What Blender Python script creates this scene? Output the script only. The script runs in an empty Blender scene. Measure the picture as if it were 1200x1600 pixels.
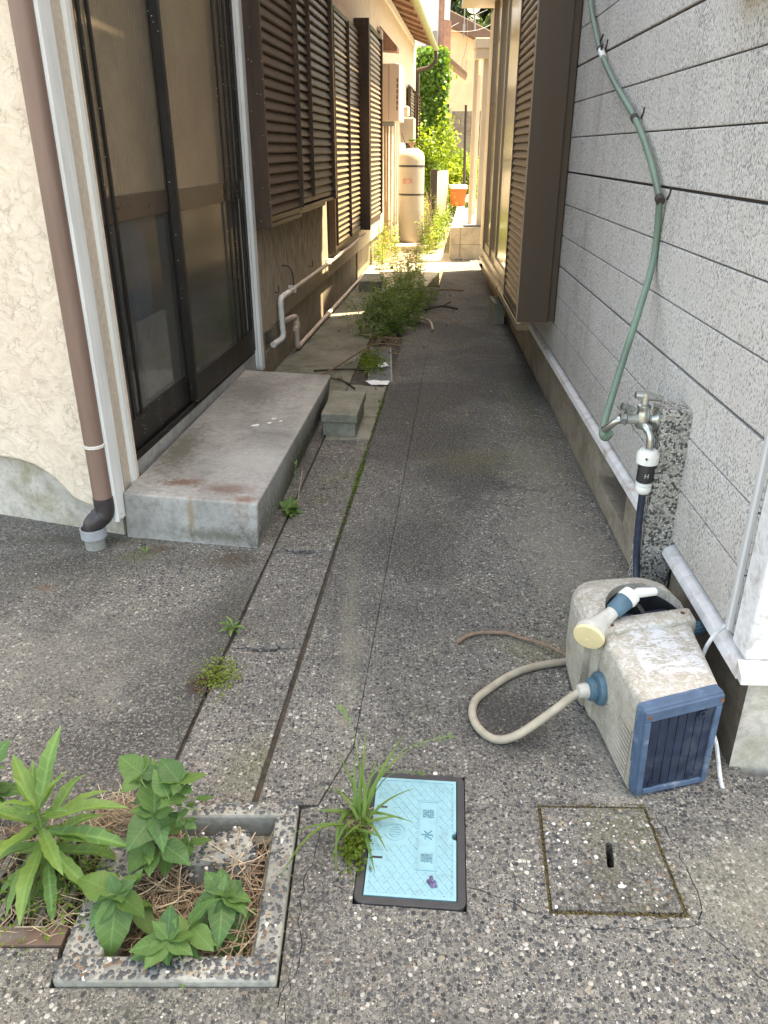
import bpy, bmesh, math, random
from mathutils import Vector, Matrix, noise
from mathutils.geometry import delaunay_2d_cdt
R = math.radians
C = bpy.context.scene.collection
scene = bpy.context.scene

# ---------------------------------------------------------------- camera, sky, sun, exposure
cd = bpy.data.cameras.new('camera'); cam = bpy.data.objects.new('camera', cd); C.objects.link(cam)
cam.location = (0, 0, 1.5); cam.rotation_euler = (R(90 - 24.93), 0, 0)
cd.sensor_fit = 'VERTICAL'; cd.sensor_height = 24.0; cd.lens = 24.0 * 1220 / 1600
cd.clip_start = 0.02; cd.clip_end = 3000
scene.camera = cam
SUN_EL, SUN_AZ = 71.0, 66.0          # azimuth clockwise from +y
world = bpy.data.worlds.new("World"); scene.world = world; world.use_nodes = True
wn = world.node_tree.nodes; wl = world.node_tree.links
sky = wn.new('ShaderNodeTexSky'); sky.sky_type = 'NISHITA'; sky.sun_disc = False
sky.sun_elevation = R(SUN_EL); sky.sun_rotation = R(SUN_AZ); sky.dust_density = 2.2; sky.ozone_density = 0.6; sky.air_density = 0.9
wn['Background'].inputs['Strength'].default_value = 0.15
wl.new(sky.outputs[0], wn['Background'].inputs['Color'])
sd = bpy.data.lights.new('sun', 'SUN'); sd.energy = 4.8; sd.angle = R(0.5); sd.color = (1.0, .94, .84)
sun = bpy.data.objects.new('sun', sd); C.objects.link(sun)
sdir = Vector((math.sin(R(SUN_AZ)) * math.cos(R(SUN_EL)), math.cos(R(SUN_AZ)) * math.cos(R(SUN_EL)), math.sin(R(SUN_EL))))
sun.rotation_euler = sdir.to_track_quat('Z', 'Y').to_euler(); sun.location = sdir * 30
vs = scene.view_settings
vs.view_transform = 'Standard'; vs.look = 'None'; vs.gamma = 1; vs.use_curve_mapping = False
vs.exposure = 2.8
try:
    vs.use_white_balance = True; vs.white_balance_temperature = 9200; vs.white_balance_tint = 6
except Exception: pass
scene.render.engine = 'CYCLES'
try:
    scene.cycles.max_bounces = 8; scene.cycles.use_denoising = True
except Exception: pass
rnd = random.Random(7); random.seed(3)

# ---------------------------------------------------------------- material helpers
class NT:
    def __init__(s, name):
        s.m = bpy.data.materials.new(name); s.m.use_nodes = True
        s.n = s.m.node_tree.nodes; s.l = s.m.node_tree.links
        s.b = s.n['Principled BSDF']; s.tc = s.n.new('ShaderNodeTexCoord').outputs['Object']
    def put(s, sock, v):
        if isinstance(v, bpy.types.NodeSocket): s.l.new(v, sock)
        elif v is not None:
            if sock.type == 'RGBA' and isinstance(v, (tuple, list)) and len(v) == 3: v = (*v, 1)
            sock.default_value = v
    def map(s, scale=(1, 1, 1), loc=(0, 0, 0), rot=(0, 0, 0), src=None):
        n = s.n.new('ShaderNodeMapping'); s.put(n.inputs['Vector'], src or s.tc)
        n.inputs['Scale'].default_value = scale; n.inputs['Location'].default_value = loc; n.inputs['Rotation'].default_value = rot
        return n.outputs[0]
    def noise(s, scale, detail=4, rough=.55, dist=0, vec=None, color=False):
        n = s.n.new('ShaderNodeTexNoise'); s.put(n.inputs['Vector'], vec or s.tc)
        n.inputs['Scale'].default_value = scale; n.inputs['Detail'].default_value = detail
        n.inputs['Roughness'].default_value = rough; n.inputs['Distortion'].default_value = dist
        return n.outputs['Color' if color else 0]
    def vor(s, scale, feat='F1', rand=1, vec=None):
        n = s.n.new('ShaderNodeTexVoronoi'); n.feature = feat; s.put(n.inputs['Vector'], vec or s.tc)
        n.inputs['Scale'].default_value = scale; n.inputs['Randomness'].default_value = rand
        return n
    def ramp(s, v, stops, interp='LINEAR'):
        n = s.n.new('ShaderNodeValToRGB'); n.color_ramp.interpolation = interp; s.put(n.inputs[0], v)
        e = n.color_ramp.elements
        while len(e) < len(stops): e.new(.5)
        for x, (p, c) in zip(e, stops):
            x.position = p; x.color = (c, c, c, 1) if not isinstance(c, tuple) else (*c, 1)
        return n.outputs[0]
    def mix(s, f, a, b, mode='MIX'):
        n = s.n.new('ShaderNodeMix'); n.data_type = 'RGBA'; n.blend_type = mode
        s.put(n.inputs[0], f); s.put(n.inputs[6], a); s.put(n.inputs[7], b)
        return n.outputs[2]
    def math(s, op, a, b=None, clamp=False):
        n = s.n.new('ShaderNodeMath'); n.operation = op; n.use_clamp = clamp
        s.put(n.inputs[0], a)
        if b is not None: s.put(n.inputs[1], b)
        return n.outputs[0]
    def mr(s, v, a, b, c=0., d=1.):
        n = s.n.new('ShaderNodeMapRange'); n.clamp = True; s.put(n.inputs[0], v)
        for i, q in enumerate((a, b, c, d)): s.put(n.inputs[i + 1], q)
        return n.outputs[0]
    def sep(s, v=None):
        n = s.n.new('ShaderNodeSeparateXYZ'); s.put(n.inputs[0], v or s.tc); return n.outputs
    def blob(s, c, r, jit=None):
        # soft blob of dirt around a point (its own shape, broken by noise)
        n = s.n.new('ShaderNodeVectorMath'); n.operation = 'SUBTRACT'; s.put(n.inputs[0], s.tc); n.inputs[1].default_value = (c[0], c[1], c[2] if len(c) > 2 else 0)
        k = s.n.new('ShaderNodeVectorMath'); k.operation = 'DIVIDE'; s.l.new(n.outputs[0], k.inputs[0]); k.inputs[1].default_value = (r[0], r[1], r[2] if len(r) > 2 else 1)
        q = s.n.new('ShaderNodeVectorMath'); q.operation = 'LENGTH'; s.l.new(k.outputs[0], q.inputs[0])
        d = q.outputs['Value']
        if jit is not None: d = s.math('ADD', d, s.math('MULTIPLY', s.math('SUBTRACT', jit, .5), 1.6))
        return s.mr(d, 1.0, .25)
    def bump(s, h, strength=.5, dist=.01, prev=None):
        n = s.n.new('ShaderNodeBump'); s.put(n.inputs['Height'], h); n.inputs['Strength'].default_value = strength; n.inputs['Distance'].default_value = dist
        if prev: s.l.new(prev, n.inputs['Normal'])
        return n.outputs[0]
    def out(s, col, rough=.8, nrm=None, metal=0, spec=None):
        s.put(s.b.inputs['Base Color'], col); s.put(s.b.inputs['Roughness'], rough); s.b.inputs['Metallic'].default_value = metal
        if nrm: s.l.new(nrm, s.b.inputs['Normal'])
        if spec is not None: s.b.inputs['Specular IOR Level'].default_value = spec
        return s.m

def m_plain(name, col, rough=.5, metal=0, var=.25, sc=30, dirt=None, dirtamt=.5, spec=None, bump=.08, streak=(1, 1, 1)):
    t = NT(name); f = t.noise(sc, 5, .6, vec=t.map(streak))
    lo = tuple(c * (1 - var) for c in col); hi = tuple(min(1, c * (1 + var)) for c in col)
    c = t.ramp(f, [(.3, lo), (.7, hi)])
    if dirt:
        g = t.noise(sc * .35, 6, .7, .4, vec=t.map(streak))
        c = t.mix(t.mr(g, .5, .68, 0, dirtamt), c, dirt)
    return t.out(c, t.mr(f, .3, .7, rough * .85, min(1, rough * 1.15)), t.bump(t.noise(sc * 6, 3), bump, .002) if bump else None, metal, spec)

def m_aggregate(name, dark=.5, light_blobs=(), dark_blobs=(), warm=1.0, green=.12, stains=()):
    t = NT(name)
    n1 = t.noise(1.6, 6, .62, .6); n2 = t.noise(9, 5, .65); nf = t.noise(420, 2)
    v1 = t.vor(95); v2 = t.vor(210); v3 = t.vor(430)
    cement = t.ramp(t.noise(60, 6, .7), [(.3, (.115 * warm, .108, .094)), (.7, (.23 * warm, .215, .185))])
    st = [(0, (.03, .032, .036)), (.4, (.075, .077, .08)), (.62, (.13, .125, .115)), (.85, (.24, .225, .2)), (1, (.46, .44, .4))]
    def stone(v): 
        s0 = t.sep(v.outputs['Color']); return t.ramp(s0[0], st), t.mr(s0[1], 0, 1, .25, .62), v.outputs['Distance']
    c = cement
    for v in (v3, v2, v1):
        col, sz, d = stone(v)
        c = t.mix(t.mr(t.math('SUBTRACT', d, sz), .03, -.06), c, col)
    # biofilm and soot: darkens the paste more than the proud pale stones
    d = t.mr(n1, .38, .66)
    for q in dark_blobs: d = t.math('ADD', d, t.math('MULTIPLY', t.blob(q[:2], q[2:4], n2), q[4]))
    for q in light_blobs: d = t.math('SUBTRACT', d, t.math('MULTIPLY', t.blob(q[:2], q[2:4], n2), q[4]))
    d = t.math('ADD', d, dark - .5)
    d = t.math('MULTIPLY', t.math('ADD', d, t.math('MULTIPLY', t.math('SUBTRACT', n2, .5), .8)), 1.0, True)
    speck = t.mr(t.noise(105, 4, .75), .51, .64)
    film = t.mix(speck, (.034, .032, .031), (.27, .26, .24))
    c2 = t.mix(.8, c, film)
    c = t.mix(d, c, c2)
    gm = t.math('MULTIPLY', t.mr(t.noise(2.3, 5, .6, .5, vec=t.map(loc=(3, 7, 0))), .52, .72), green)
    c = t.mix(gm, c, (.12, .125, .04))
    for q in stains: c = t.mix(t.math('MULTIPLY', t.math('MULTIPLY', t.blob(q[:2], q[2:4], n2), q[5]), t.mr(t.noise(130, 4, .7), .35, .6, .45, 1)), c, q[4])
    s0 = t.mr(v1.outputs['Distance'], .1, .6, 1, 0); s1 = t.mr(v2.outputs['Distance'], .1, .6, 1, 0)
    h = t.math('ADD', t.math('ADD', s0, t.math('MULTIPLY', s1, .5)), t.math('MULTIPLY', t.noise(500, 3, .7), .5))
    return t.out(c, .9, t.bump(h, .55, .004), spec=.25)

def m_cement(name, base=(.26, .25, .23), stains=(), dark=.4, bumpy=.3, moss=.0, mosscol=(.10, .10, .045)):
    t = NT(name)
    a = t.noise(3, 8, .65, .4); b = t.noise(45, 6, .7); g = t.noise(8, 6, .7, .8)
    c = t.ramp(a, [(.3, tuple(x * .62 for x in base)), (.5, base), (.72, tuple(min(1, x * 1.3) for x in base))])
    c = t.mix(t.mr(b, .45, .62, 0, .35), c, tuple(x * .4 for x in base))
    c = t.mix(t.math('MULTIPLY', t.mr(g, .5, .7), dark), c, (.05, .047, .04))
    if moss: c = t.mix(t.math('MULTIPLY', t.mr(t.noise(5, 7, .7, .5, vec=t.map(loc=(5, 2, 1))), .45, .65), moss), c, mosscol)
    for p, r, col, amt in stains:
        c = t.mix(t.math('MULTIPLY', t.blob(p, r, t.noise(38, 4, .7)), amt), c, col)
    pits = t.mr(t.vor(70).outputs['Distance'], .05, .16)
    h = t.math('ADD', t.math('MULTIPLY', b, .8), t.math('MULTIPLY', t.noise(300, 4, .7), .6))
    return t.out(c, .88, t.bump(t.math('ADD', h, t.math('MULTIPLY', pits, .2)), bumpy, .004), spec=.3)

def m_stucco_cream():
    t = NT('cream_trowelled_stucco')
    w = t.noise(14, 4, .55, 1.2); n = t.noise(70, 5, .65)
    e = t.vor(17, 'DISTANCE_TO_EDGE', vec=t.mix(.14, t.tc, t.noise(16, 4, .6, color=True)))
    ridge = t.mr(e.outputs['Distance'], 0.0, .035, 1, 0)
    ridge = t.math('MULTIPLY', ridge, t.mr(t.noise(11, 3), .47, .56))
    c = t.ramp(w, [(.3, (.60, .50, .40)), (.6, (.70, .60, .49)), (.8, (.76, .67, .57))])
    c = t.mix(t.mr(t.noise(2.2, 6, .6, .5), .5, .75, 0, .35), c, (.55, .41, .33))
    c = t.mix(t.math('MULTIPLY', ridge, .10), c, (.42, .32, .24))
    h = t.math('ADD', t.math('MULTIPLY', t.math('ADD', w, t.math('MULTIPLY', ridge, .22)), 1.0), t.math('MULTIPLY', n, .25))
    return t.out(c, .9, t.bump(h, .8, .012), spec=.2)

def m_stucco_tan(name='tan_combed_stucco', pale=(.50, .42, .32), deep=(.27, .205, .14)):
    t = NT(name)
    f = t.noise(30, 4, .6, .2, vec=t.map((1.5, 1.5, .28))); g = t.noise(2, 5, .6)
    z = t.sep()[2]
    c = t.ramp(f, [(.38, deep), (.56, pale)])
    smooth = t.mr(t.math('ADD', z, t.math('MULTIPLY', t.math('SUBTRACT', g, .5), .5)), .75, .45)
    c = t.mix(t.math('MULTIPLY', smooth, .75), c, tuple(p * .72 for p in pale))
    h = t.math('ADD', f, t.math('MULTIPLY', t.noise(220, 3, .7), .3))
    return t.out(c, .9, t.bump(h, .7, .008), spec=.2)

def m_siding():
    t = NT('white_sprayed_siding')
    z = t.map((1, 1, .55))
    f = t.noise(190, 3, .65, .2, vec=z); f2 = t.noise(420, 3, .65)
    mid = t.noise(5, 5, .65, .4); big = t.noise(1.3, 4, .6)
    hh = t.math('ADD', t.math('MULTIPLY', f, .75), t.math('MULTIPLY', f2, .25))
    soot = t.math('ADD', t.math('MULTIPLY', mid, .16), t.math('MULTIPLY', big, .12))
    pit = t.mr(t.math('SUBTRACT', hh, soot), .265, .365, 1, 0)
    c = t.ramp(mid, [(.3, (.69, .65, .62)), (.7, (.82, .795, .775))])
    c = t.mix(t.math('MULTIPLY', pit, .8), c, (.11, .10, .092))
    run = t.math('MULTIPLY', t.mr(t.noise(7, 6, .7, vec=t.map((1, 1, .12))), .55, .72), .35)
    c = t.mix(run, c, (.27, .2, .125))
    spl = t.math('MULTIPLY', t.mr(t.math('ADD', t.sep()[2], t.math('MULTIPLY', t.noise(9, 5, .7), .5)), .95, .5), .4)
    c = t.mix(spl, c, (.30, .255, .2))
    # iron runs beneath the rusty clips
    for cx, cy, z0, ln in ((1.0, 3.5, 1.33, .3), (.978, 2.99, 1.0, .38), (.975, 2.9, .75, .25)):
        c = t.mix(t.math('MULTIPLY', t.blob((cx, cy, z0), (.3, .055, ln), t.noise(26, 4, .7, vec=t.map((1, 1, .3)))), .7), c, (.30, .205, .11))
    return t.out(c, .85, t.bump(hh, .9, .012), spec=.25)

def m_terrazzo():
    t = NT('black_and_white_terrazzo')
    v = t.vor(135, rand=1); s0 = t.sep(v.outputs['Color'])
    c = t.ramp(s0[0], [(0, (.05, .05, .048)), (.22, (.075, .074, .07)), (.30, (.3, .29, .265)), (1, (.56, .545, .5))])
    e = t.vor(135, 'DISTANCE_TO_EDGE').outputs['Distance']
    c = t.mix(t.mr(e, .02, .09, 1, 0), c, (.14, .135, .12))
    c = t.mix(t.mr(t.noise(12, 5), .5, .75, 0, .35), c, (.16, .14, .10))
    return t.out(c, .7, t.bump(t.math('ADD', t.mr(e, 0, .2), t.math('MULTIPLY', t.noise(160, 4), .5)), .5, .004))

def m_leaf(name, col, back=None, vein=True, trans=.35):
    t = NT(name)
    x, y, z = t.sep()
    f = t.noise(26, 4, .6)
    c = t.ramp(f, [(.3, tuple(q * .72 for q in col)), (.7, tuple(q * 1.25 for q in col))])
    if vein:
        ax = t.math('ABSOLUTE', x)
        c = t.mix(t.mr(ax, .0008, .0022, .5, 0), c, tuple(min(1, q * 1.9 + .02) for q in col))
        k = t.math('SUBTRACT', y, t.math('MULTIPLY', ax, .75))
        w = t.math('ABSOLUTE', t.math('SUBTRACT', t.math('FRACT', t.math('MULTIPLY', k, 75)), .5))
        c = t.mix(t.mr(w, .03, .09, .4, 0), c, tuple(min(1, q * 1.7 + .02) for q in col))
    oi = t.n.new('ShaderNodeObjectInfo')
    c = t.mix(t.mr(oi.outputs['Random'], 0, 1, 0, .5), c, (col[0] * 1.9, col[1] * 1.35, col[2] * .8))
    c = t.mix(t.mr(t.noise(60, 4, .7, vec=t.map(loc=(2, 5, 1))), .66, .72, 0, .55 if vein else 0), c, (.16, .12, .05))
    t.out(c, .5, t.bump(f, .15, .004), spec=.35)
    tr = t.n.new('ShaderNodeBsdfTranslucent'); t.put(tr.inputs[0], t.mix(1.0, c, (1.5, 1.3, .5), 'MULTIPLY'))
    ms = t.n.new('ShaderNodeMixShader'); ms.inputs[0].default_value = trans
    t.l.new(t.b.outputs[0], ms.inputs[1]); t.l.new(tr.outputs[0], ms.inputs[2])
    t.l.new(ms.outputs[0], t.n['Material Output'].inputs['Surface'])
    return t.m

def m_glass(name, tint, rough, wave):
    t = NT(name)
    f = t.noise(60, 3, .6, .6, vec=t.map((1, 1, .3)))
    t.out(t.ramp(t.noise(3, 3), [(.3, tuple(q * .8 for q in tint)), (.7, tint)]), rough, t.bump(f, wave, .006) if wave else None, spec=.75)
    t.b.inputs['Transmission Weight'].default_value = .55 if wave > .1 else .9
    return t.m

M = {}
M['apron'] = m_aggregate('washed_concrete_apron', .52, light_blobs=[(-1.15, 2.0, .5, .5, .6), (-1.0, 2.5, .5, .2, .25), (-.55, 2.6, .2, .2, .3)], dark_blobs=[(-.6, 1.95, .5, .55, .55), (-1.2, 2.75, .45, .16, .5)], stains=[(-.60, 2.77, .15, .09, (.06, .04, .024), .85), (-.93, 2.86, .09, .05, (.075, .05, .03), .8), (-1.0, 2.8, .12, .06, (.10, .11, .04), .5), (-1.28, 2.55, .04, .03, (.15, .08, .04), .7), (-1.1, 2.1, .6, .35, (.27, .255, .22), .3), (-.55, 2.3, .1, .7, (.055, .055, .04), .5), (-1.25, 2.95, .5, .08, (.05, .05, .035), .6)])
M['alley'] = m_aggregate('washed_concrete_alley', .55, light_blobs=[(.75, 2.7, .42, 1.1, 1.3), (.2, 3.2, .3, .9, .25), (.75, 1.75, .3, .5, .9), (.5, 1.05, .9, .36, .4), (-.1, 1.75, .2, .6, .35), (.95, 1.3, .4, .4, .7), (.72, 4.2, .3, .9, .5), (.1, 8.5, 1.5, 3, .2)],
                         dark_blobs=[(.4, 1.85, .2, .22, .7), (.1, 2.8, .4, .8, .35), (.3, 4.2, .6, 1.7, .5), (.75, 6.2, .6, 1.8, .5), (.5, 8.5, .7, 2, .45)], stains=[(.74, 2.85, .26, .65, (.28, .26, .215), .55), (.8, 3.7, .2, .6, (.24, .225, .17), .4), (.5, 3.9, .35, .25, (.14, .135, .055), .4), (.5, 2.15, .16, .1, (.15, .15, .07), .45), (.62, 1.62, .1, .25, (.3, .28, .24), .6), (.36, 1.8, .16, .17, (.04, .038, .038), .75), (.9, 5.0, .12, 1.6, (.10, .095, .05), .5), (.5, 6.6, .25, .3, (.15, .14, .09), .35), (-.12, 2.2, .05, .8, (.2, .19, .15), .5), (.9, 1.2, .3, .3, (.27, .255, .2), .45), (-.4, .8, .35, .1, (.26, .25, .22), .35), (.75, .75, .2, .12, (.33, .31, .27), .5), (.2, .9, .2, .08, (.05, .048, .045), .5)])
M['lid'] = m_aggregate('gutter_lid_concrete', .36, warm=1.03, green=.35)
M['sunlit_slab'] = m_cement('sunlit_pale_concrete', (.50, .44, .34), dark=.25, bumpy=.4)  # far paving: base colour made paler to paint in stronger sunlight
M['rear_slab'] = m_cement('grey_green_concrete', (.2, .195, .16), dark=.45, moss=.35)
M['step'] = m_cement('trowelled_step_concrete', (.33, .322, .305), dark=.3, stains=[
    ((-.86, 3.10, .2), (.12, .06, .3), (.14, .06, .035), .8), ((-.66, 3.03, .2), (.15, .08, .3), (.13, .065, .042), .75), ((-.57, 2.92, .2), (.08, .045, .3), (.17, .075, .04), .7), ((-.8, 2.92, .12), (.02, .1, .14), (.24, .16, .07), .6),
    ((-.97, 3.5, .2), (.13, .5, .3), (.085, .08, .055), .75), ((-.8, 4.5, .2), (.3, .5, .3), (.12, .115, .1), .6), ((-.42, 3.75, .04), (.2, 1.5, .15), (.075, .075, .04), .95), ((-.75, 2.9, .04), (.5, .06, .05), (.08, .08, .055), .7),
    ((-.6, 3.35, .2), (.24, .35, .2), (.42, .42, .41), .5), ((-.43, 4.1, .2), (.045, .9, .05), (.36, .36, .33), .6)])
M['block'] = m_cement('mossy_block_concrete', (.24, .235, .19), dark=.35, moss=.3)
M['foundation'] = m_cement('stained_foundation_render', (.36, .30, .235), dark=.35, moss=.35, mosscol=(.14, .12, .055), bumpy=.25)
M['footing'] = m_cement('pale_footing_render', (.5, .46, .41), dark=.2, moss=.75, mosscol=(.2, .19, .1), stains=[((-1.6, 3.2, .02), (.9, .4, .09), (.1, .09, .05), .8)])
M['lfound'] = m_cement('brown_foundation_render', (.29, .24, .18), dark=.3, moss=.2)
M['basin'] = m_cement('basin_mortar', (.22, .21, .18), dark=.7, moss=.3)
M['soil'] = m_plain('dark_soil', (.055, .045, .035), .95, var=.6, sc=25, bump=.6)
M['dirt'] = m_plain('dry_soil', (.22, .185, .13), .95, var=.5, sc=9, dirt=(.08, .07, .045), bump=.5)
M['gravel'] = m_plain('grey_gravel', (.14, .14, .145), .9, var=.5, sc=40)
M['cream'] = m_stucco_cream(); M['tan'] = m_stucco_tan(); M['siding'] = m_siding(); M['terrazzo'] = m_terrazzo()
M['siding_corner'] = m_plain('white_corner_siding', (.68, .67, .68), .8, var=.12, sc=60, dirt=(.25, .2, .15), dirtamt=.55, bump=.8)
M['sunlit_wall'] = m_stucco_tan('sunlit_far_stucco', (.66, .56, .44), (.52, .43, .33))  # same stucco as the tan wall, sunlight put into a paler colour
M['white_wall'] = m_plain('white_house_siding', (.74, .73, .7), .7, var=.06, sc=4)
M['beige_wall'] = m_plain('beige_house_render', (.62, .45, .29), .9, var=.12, sc=3, dirt=(.3, .25, .2), dirtamt=.4)
M['white_paint'] = m_plain('white_painted_metal', (.72, .73, .71), .45, var=.06, sc=14, dirt=(.42, .38, .31), dirtamt=.5, streak=(1, 1, .2))
def m_rusty_white():
    t = NT('rusting_white_steel')
    z = t.sep()[2]; n = t.noise(55, 6, .7)
    c = t.ramp(t.noise(20, 4, vec=t.map((1, 1, .15))), [(.3, (.60, .61, .6)), (.7, (.75, .76, .76))])
    zone = t.mr(z, .0, .30, .33, -.25)
    r = t.mr(t.math('ADD', n, zone), .66, .74)
    c = t.mix(r, c, t.ramp(n, [(.4, (.12, .04, .015)), (.7, (.38, .15, .04))]))
    return t.out(c, .5, t.bump(r, .4, .002))
M['rusty_white'] = m_rusty_white()
M['strip'] = m_plain('grey_white_drip_edge', (.62, .61, .61), .45, var=.1, sc=30, dirt=(.26, .13, .06), dirtamt=.55)
M['brown_metal'] = m_plain('brown_shutter_metal', (.06, .036, .024), .42, var=.15, sc=12, dirt=(.12, .085, .06), dirtamt=.3, spec=.5)
M['brown_box'] = m_plain('brown_box_metal', (.072, .049, .032), .5, var=.1, sc=3, spec=.35, streak=(1, 1, .15))
M['brown_slat'] = m_plain('brown_louvre', (.10, .068, .046), .5, var=.18, sc=20, spec=.4)
M['dirty_slat'] = m_plain('weathered_louvre', (.12, .078, .052), .75, var=.3, sc=40, dirt=(.035, .014, .007), dirtamt=.8, streak=(1, 1, 2))
M['tan_slat'] = m_plain('sunned_louvre', (.20, .145, .095), .45, var=.12, sc=20)
M['tan_rslat'] = m_plain('tan_rolled_slat', (.29, .20, .13), .45, var=.12, sc=20)
def m_specked(name, base, dirt, rough):
    t = NT(name); f = t.noise(18, 5, .6, vec=t.map((1, 1, .2)))
    c = t.ramp(f, [(.3, tuple(q * .7 for q in base)), (.7, tuple(q * 1.3 for q in base))])
    c = t.mix(t.mr(t.noise(9, 6, .7, vec=t.map((1, 1, .25))), .5, .7, 0, .3), c, dirt)
    v = t.vor(48); rnd_ = t.sep(v.outputs['Color'])[0]
    k = t.math('MULTIPLY', t.mr(v.outputs['Distance'], .10, .15, 1, 0), t.mr(rnd_, .72, .74))
    return t.out(t.mix(t.math('MULTIPLY', k, .8), c, (.62, .6, .57)), rough, spec=.35)
M['bronze'] = m_plain('black_bronze_aluminium', (.014, .012, .011), .5, var=.35, sc=18, dirt=(.07, .066, .062), dirtamt=.22, spec=.3)
M['bronze'] = m_specked('specked_black_aluminium', (.015, .0125, .0115), (.065, .06, .056), .45)
M['brown_metal'] = m_specked('specked_brown_metal', (.06, .036, .024), (.11, .08, .06), .45)
M['bronze_rail'] = m_plain('brown_rail_aluminium', (.075, .055, .044), .3, var=.15, sc=6, spec=.6)
M['glass_up'] = m_glass('patterned_brown_glass', (.50, .41, .30), .2, .35); M['glass_low'] = m_glass('dusty_clear_glass', (.60, .60, .57), .07, .03)
M['reflection_panel'] = m_plain('reflected_brown', (.16, .12, .085), .9, var=.3, sc=5); M['interior'] = m_plain('dark_interior', (.07, .06, .05), .9)
M['bluebag'] = m_plain('blue_sheet', (.03, .14, .36), .5); M['whitebox'] = m_plain('white_box_card', (.6, .6, .58), .6)
M['pvc_brown'] = m_plain('brown_drainpipe_pvc', (.19, .12, .095), .5, var=.25, sc=10, dirt=(.085, .058, .048), dirtamt=.75, streak=(1, 1, .12))
M['pvc_dark'] = m_plain('dark_brown_elbow_pvc', (.035, .028, .03), .4, var=.25, sc=30, dirt=(.1, .09, .085), dirtamt=.35)
M['pvc_grey'] = m_plain('grey_pvc', (.30, .31, .33), .5, var=.1, sc=30); M['pvc_grey_dirty'] = m_plain('dirty_grey_pvc', (.24, .235, .215), .7, var=.2, sc=50)
M['pvc_cream'] = m_plain('cream_pvc', (.52, .42, .35), .5, var=.1, sc=20, dirt=(.3, .22, .16), dirtamt=.4)
M['wrap'] = m_plain('white_tape_wrap', (.75, .74, .72), .5, var=.08, sc=30)
M['pvc_white'] = m_plain('greyed_white_pvc', (.52, .52, .53), .5, var=.08, sc=20, dirt=(.36, .34, .31), dirtamt=.5, streak=(1, 1, .2)); M['clamp'] = m_plain('pale_clamp', (.6, .58, .54), .5)
M['rust'] = m_plain('rusty_steel', (.15, .06, .03), .85, var=.4, sc=60, dirt=(.28, .15, .08)); M['black'] = m_plain('black_plastic', (.018, .018, .02), .45, bump=.05)
M['steel_bar'] = m_plain('rusty_flat_bar', (.12, .075, .055), .65, var=.3, sc=15, dirt=(.2, .2, .19), dirtamt=.7)
M['galv'] = m_plain('galvanised_steel', (.24, .24, .235), .5, metal=.6, var=.25, sc=40)
M['chrome'] = m_plain('dull_chrome', (.45, .47, .45), .3, metal=.9, var=.2, sc=40, dirt=(.2, .23, .2), dirtamt=.6)
M['green_pipe'] = m_plain('faded_green_vinyl', (.125, .195, .15), .5, var=.22, sc=6, dirt=(.12, .135, .1), dirtamt=.5, streak=(1, 1, .4))
M['white_plastic'] = m_plain('white_plastic', (.72, .72, .68), .4, var=.05)
M['hose_blue'] = m_plain('dark_blue_hose', (.018, .026, .05), .4, var=.3, sc=60)
M['hose_cream'] = m_plain('dirty_cream_hose', (.33, .295, .23), .55, var=.2, sc=18, dirt=(.16, .135, .1), dirtamt=.5)
def m_reel():
    t = NT('weathered_beige_plastic')
    x, y, z = t.sep()
    a = t.noise(14, 6, .65, .5); b = t.noise(55, 6, .75, 1.2); sp = t.noise(140, 4, .7)
    c = t.ramp(a, [(.3, (.27, .24, .19)), (.7, (.43, .395, .33))])
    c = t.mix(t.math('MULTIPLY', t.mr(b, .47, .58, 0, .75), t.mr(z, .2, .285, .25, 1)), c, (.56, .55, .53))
    c = t.mix(t.mr(sp, .58, .68, 0, .6), c, (.15, .125, .09))
    # torn remains of a white paper label on the top face
    lab = t.math('MULTIPLY', t.mr(t.noise(30, 8, .75, 1.0, vec=t.map((.7, 1.6, 1))), .49, .53), t.mr(z, .272, .282))
    dx = t.mr(t.math('ABSOLUTE', t.math('SUBTRACT', x, .01)), .085, .075); dy = t.mr(t.math('ABSOLUTE', t.math('SUBTRACT', y, -.02)), .105, .09)
    lab = t.math('MULTIPLY', lab, t.math('MULTIPLY', dx, dy))
    c = t.mix(t.math('MULTIPLY', lab, .8), c, (.60, .61, .63))
    return t.out(c, .75, t.bump(t.math('ADD', b, sp), .25, .003))
M['reel'] = m_reel()
M['reel_blue'] = m_plain('dusty_blue_plastic', (.05, .09, .155), .7, var=.25, sc=22, dirt=(.26, .29, .33), dirtamt=.85)
M['reel_navy'] = m_plain('navy_panel_plastic', (.010, .019, .042), .45, var=.4, sc=30, dirt=(.085, .10, .13), dirtamt=.55)
M['teal'] = m_plain('teal_blue_grip', (.06, .13, .18), .5, var=.15, sc=30); M['nozzle_grey'] = m_plain('dirty_grey_plastic', (.46, .44, .40), .6, var=.15, sc=40, dirt=(.55, .54, .5))
M['nozzle_yellow'] = m_plain('yellowed_plastic', (.68, .56, .33), .5, var=.06)
M['meter_blue'] = m_plain('pale_blue_cover', (.19, .375, .425), .5, var=.05, sc=60, dirt=(.15, .26, .29), dirtamt=.5)
M['meter_frame'] = m_plain('black_meter_frame', (.03, .03, .033), .6, var=.3, sc=30)
M['meter_ink'] = m_plain('blue_engraving', (.07, .2, .26), .6)
M['hatch'] = m_aggregate('hatch_concrete', .6, warm=1.03, green=.3)
M['moss_joint'] = m_plain('mossy_joint', (.085, .065, .025), .95, var=.5, sc=60, bump=.6)
M['rim'] = m_cement('pale_rim_mortar', (.30, .295, .262), dark=.6, moss=.2, bumpy=.4)
M['leaf_broad'] = m_leaf('broad_green_leaf', (.075, .165, .055)); M['leaf_dark'] = m_leaf('deep_green_leaf', (.05, .12, .042)); M['leaf_lance'] = m_leaf('lance_green_leaf', (.10, .20, .06))
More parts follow.
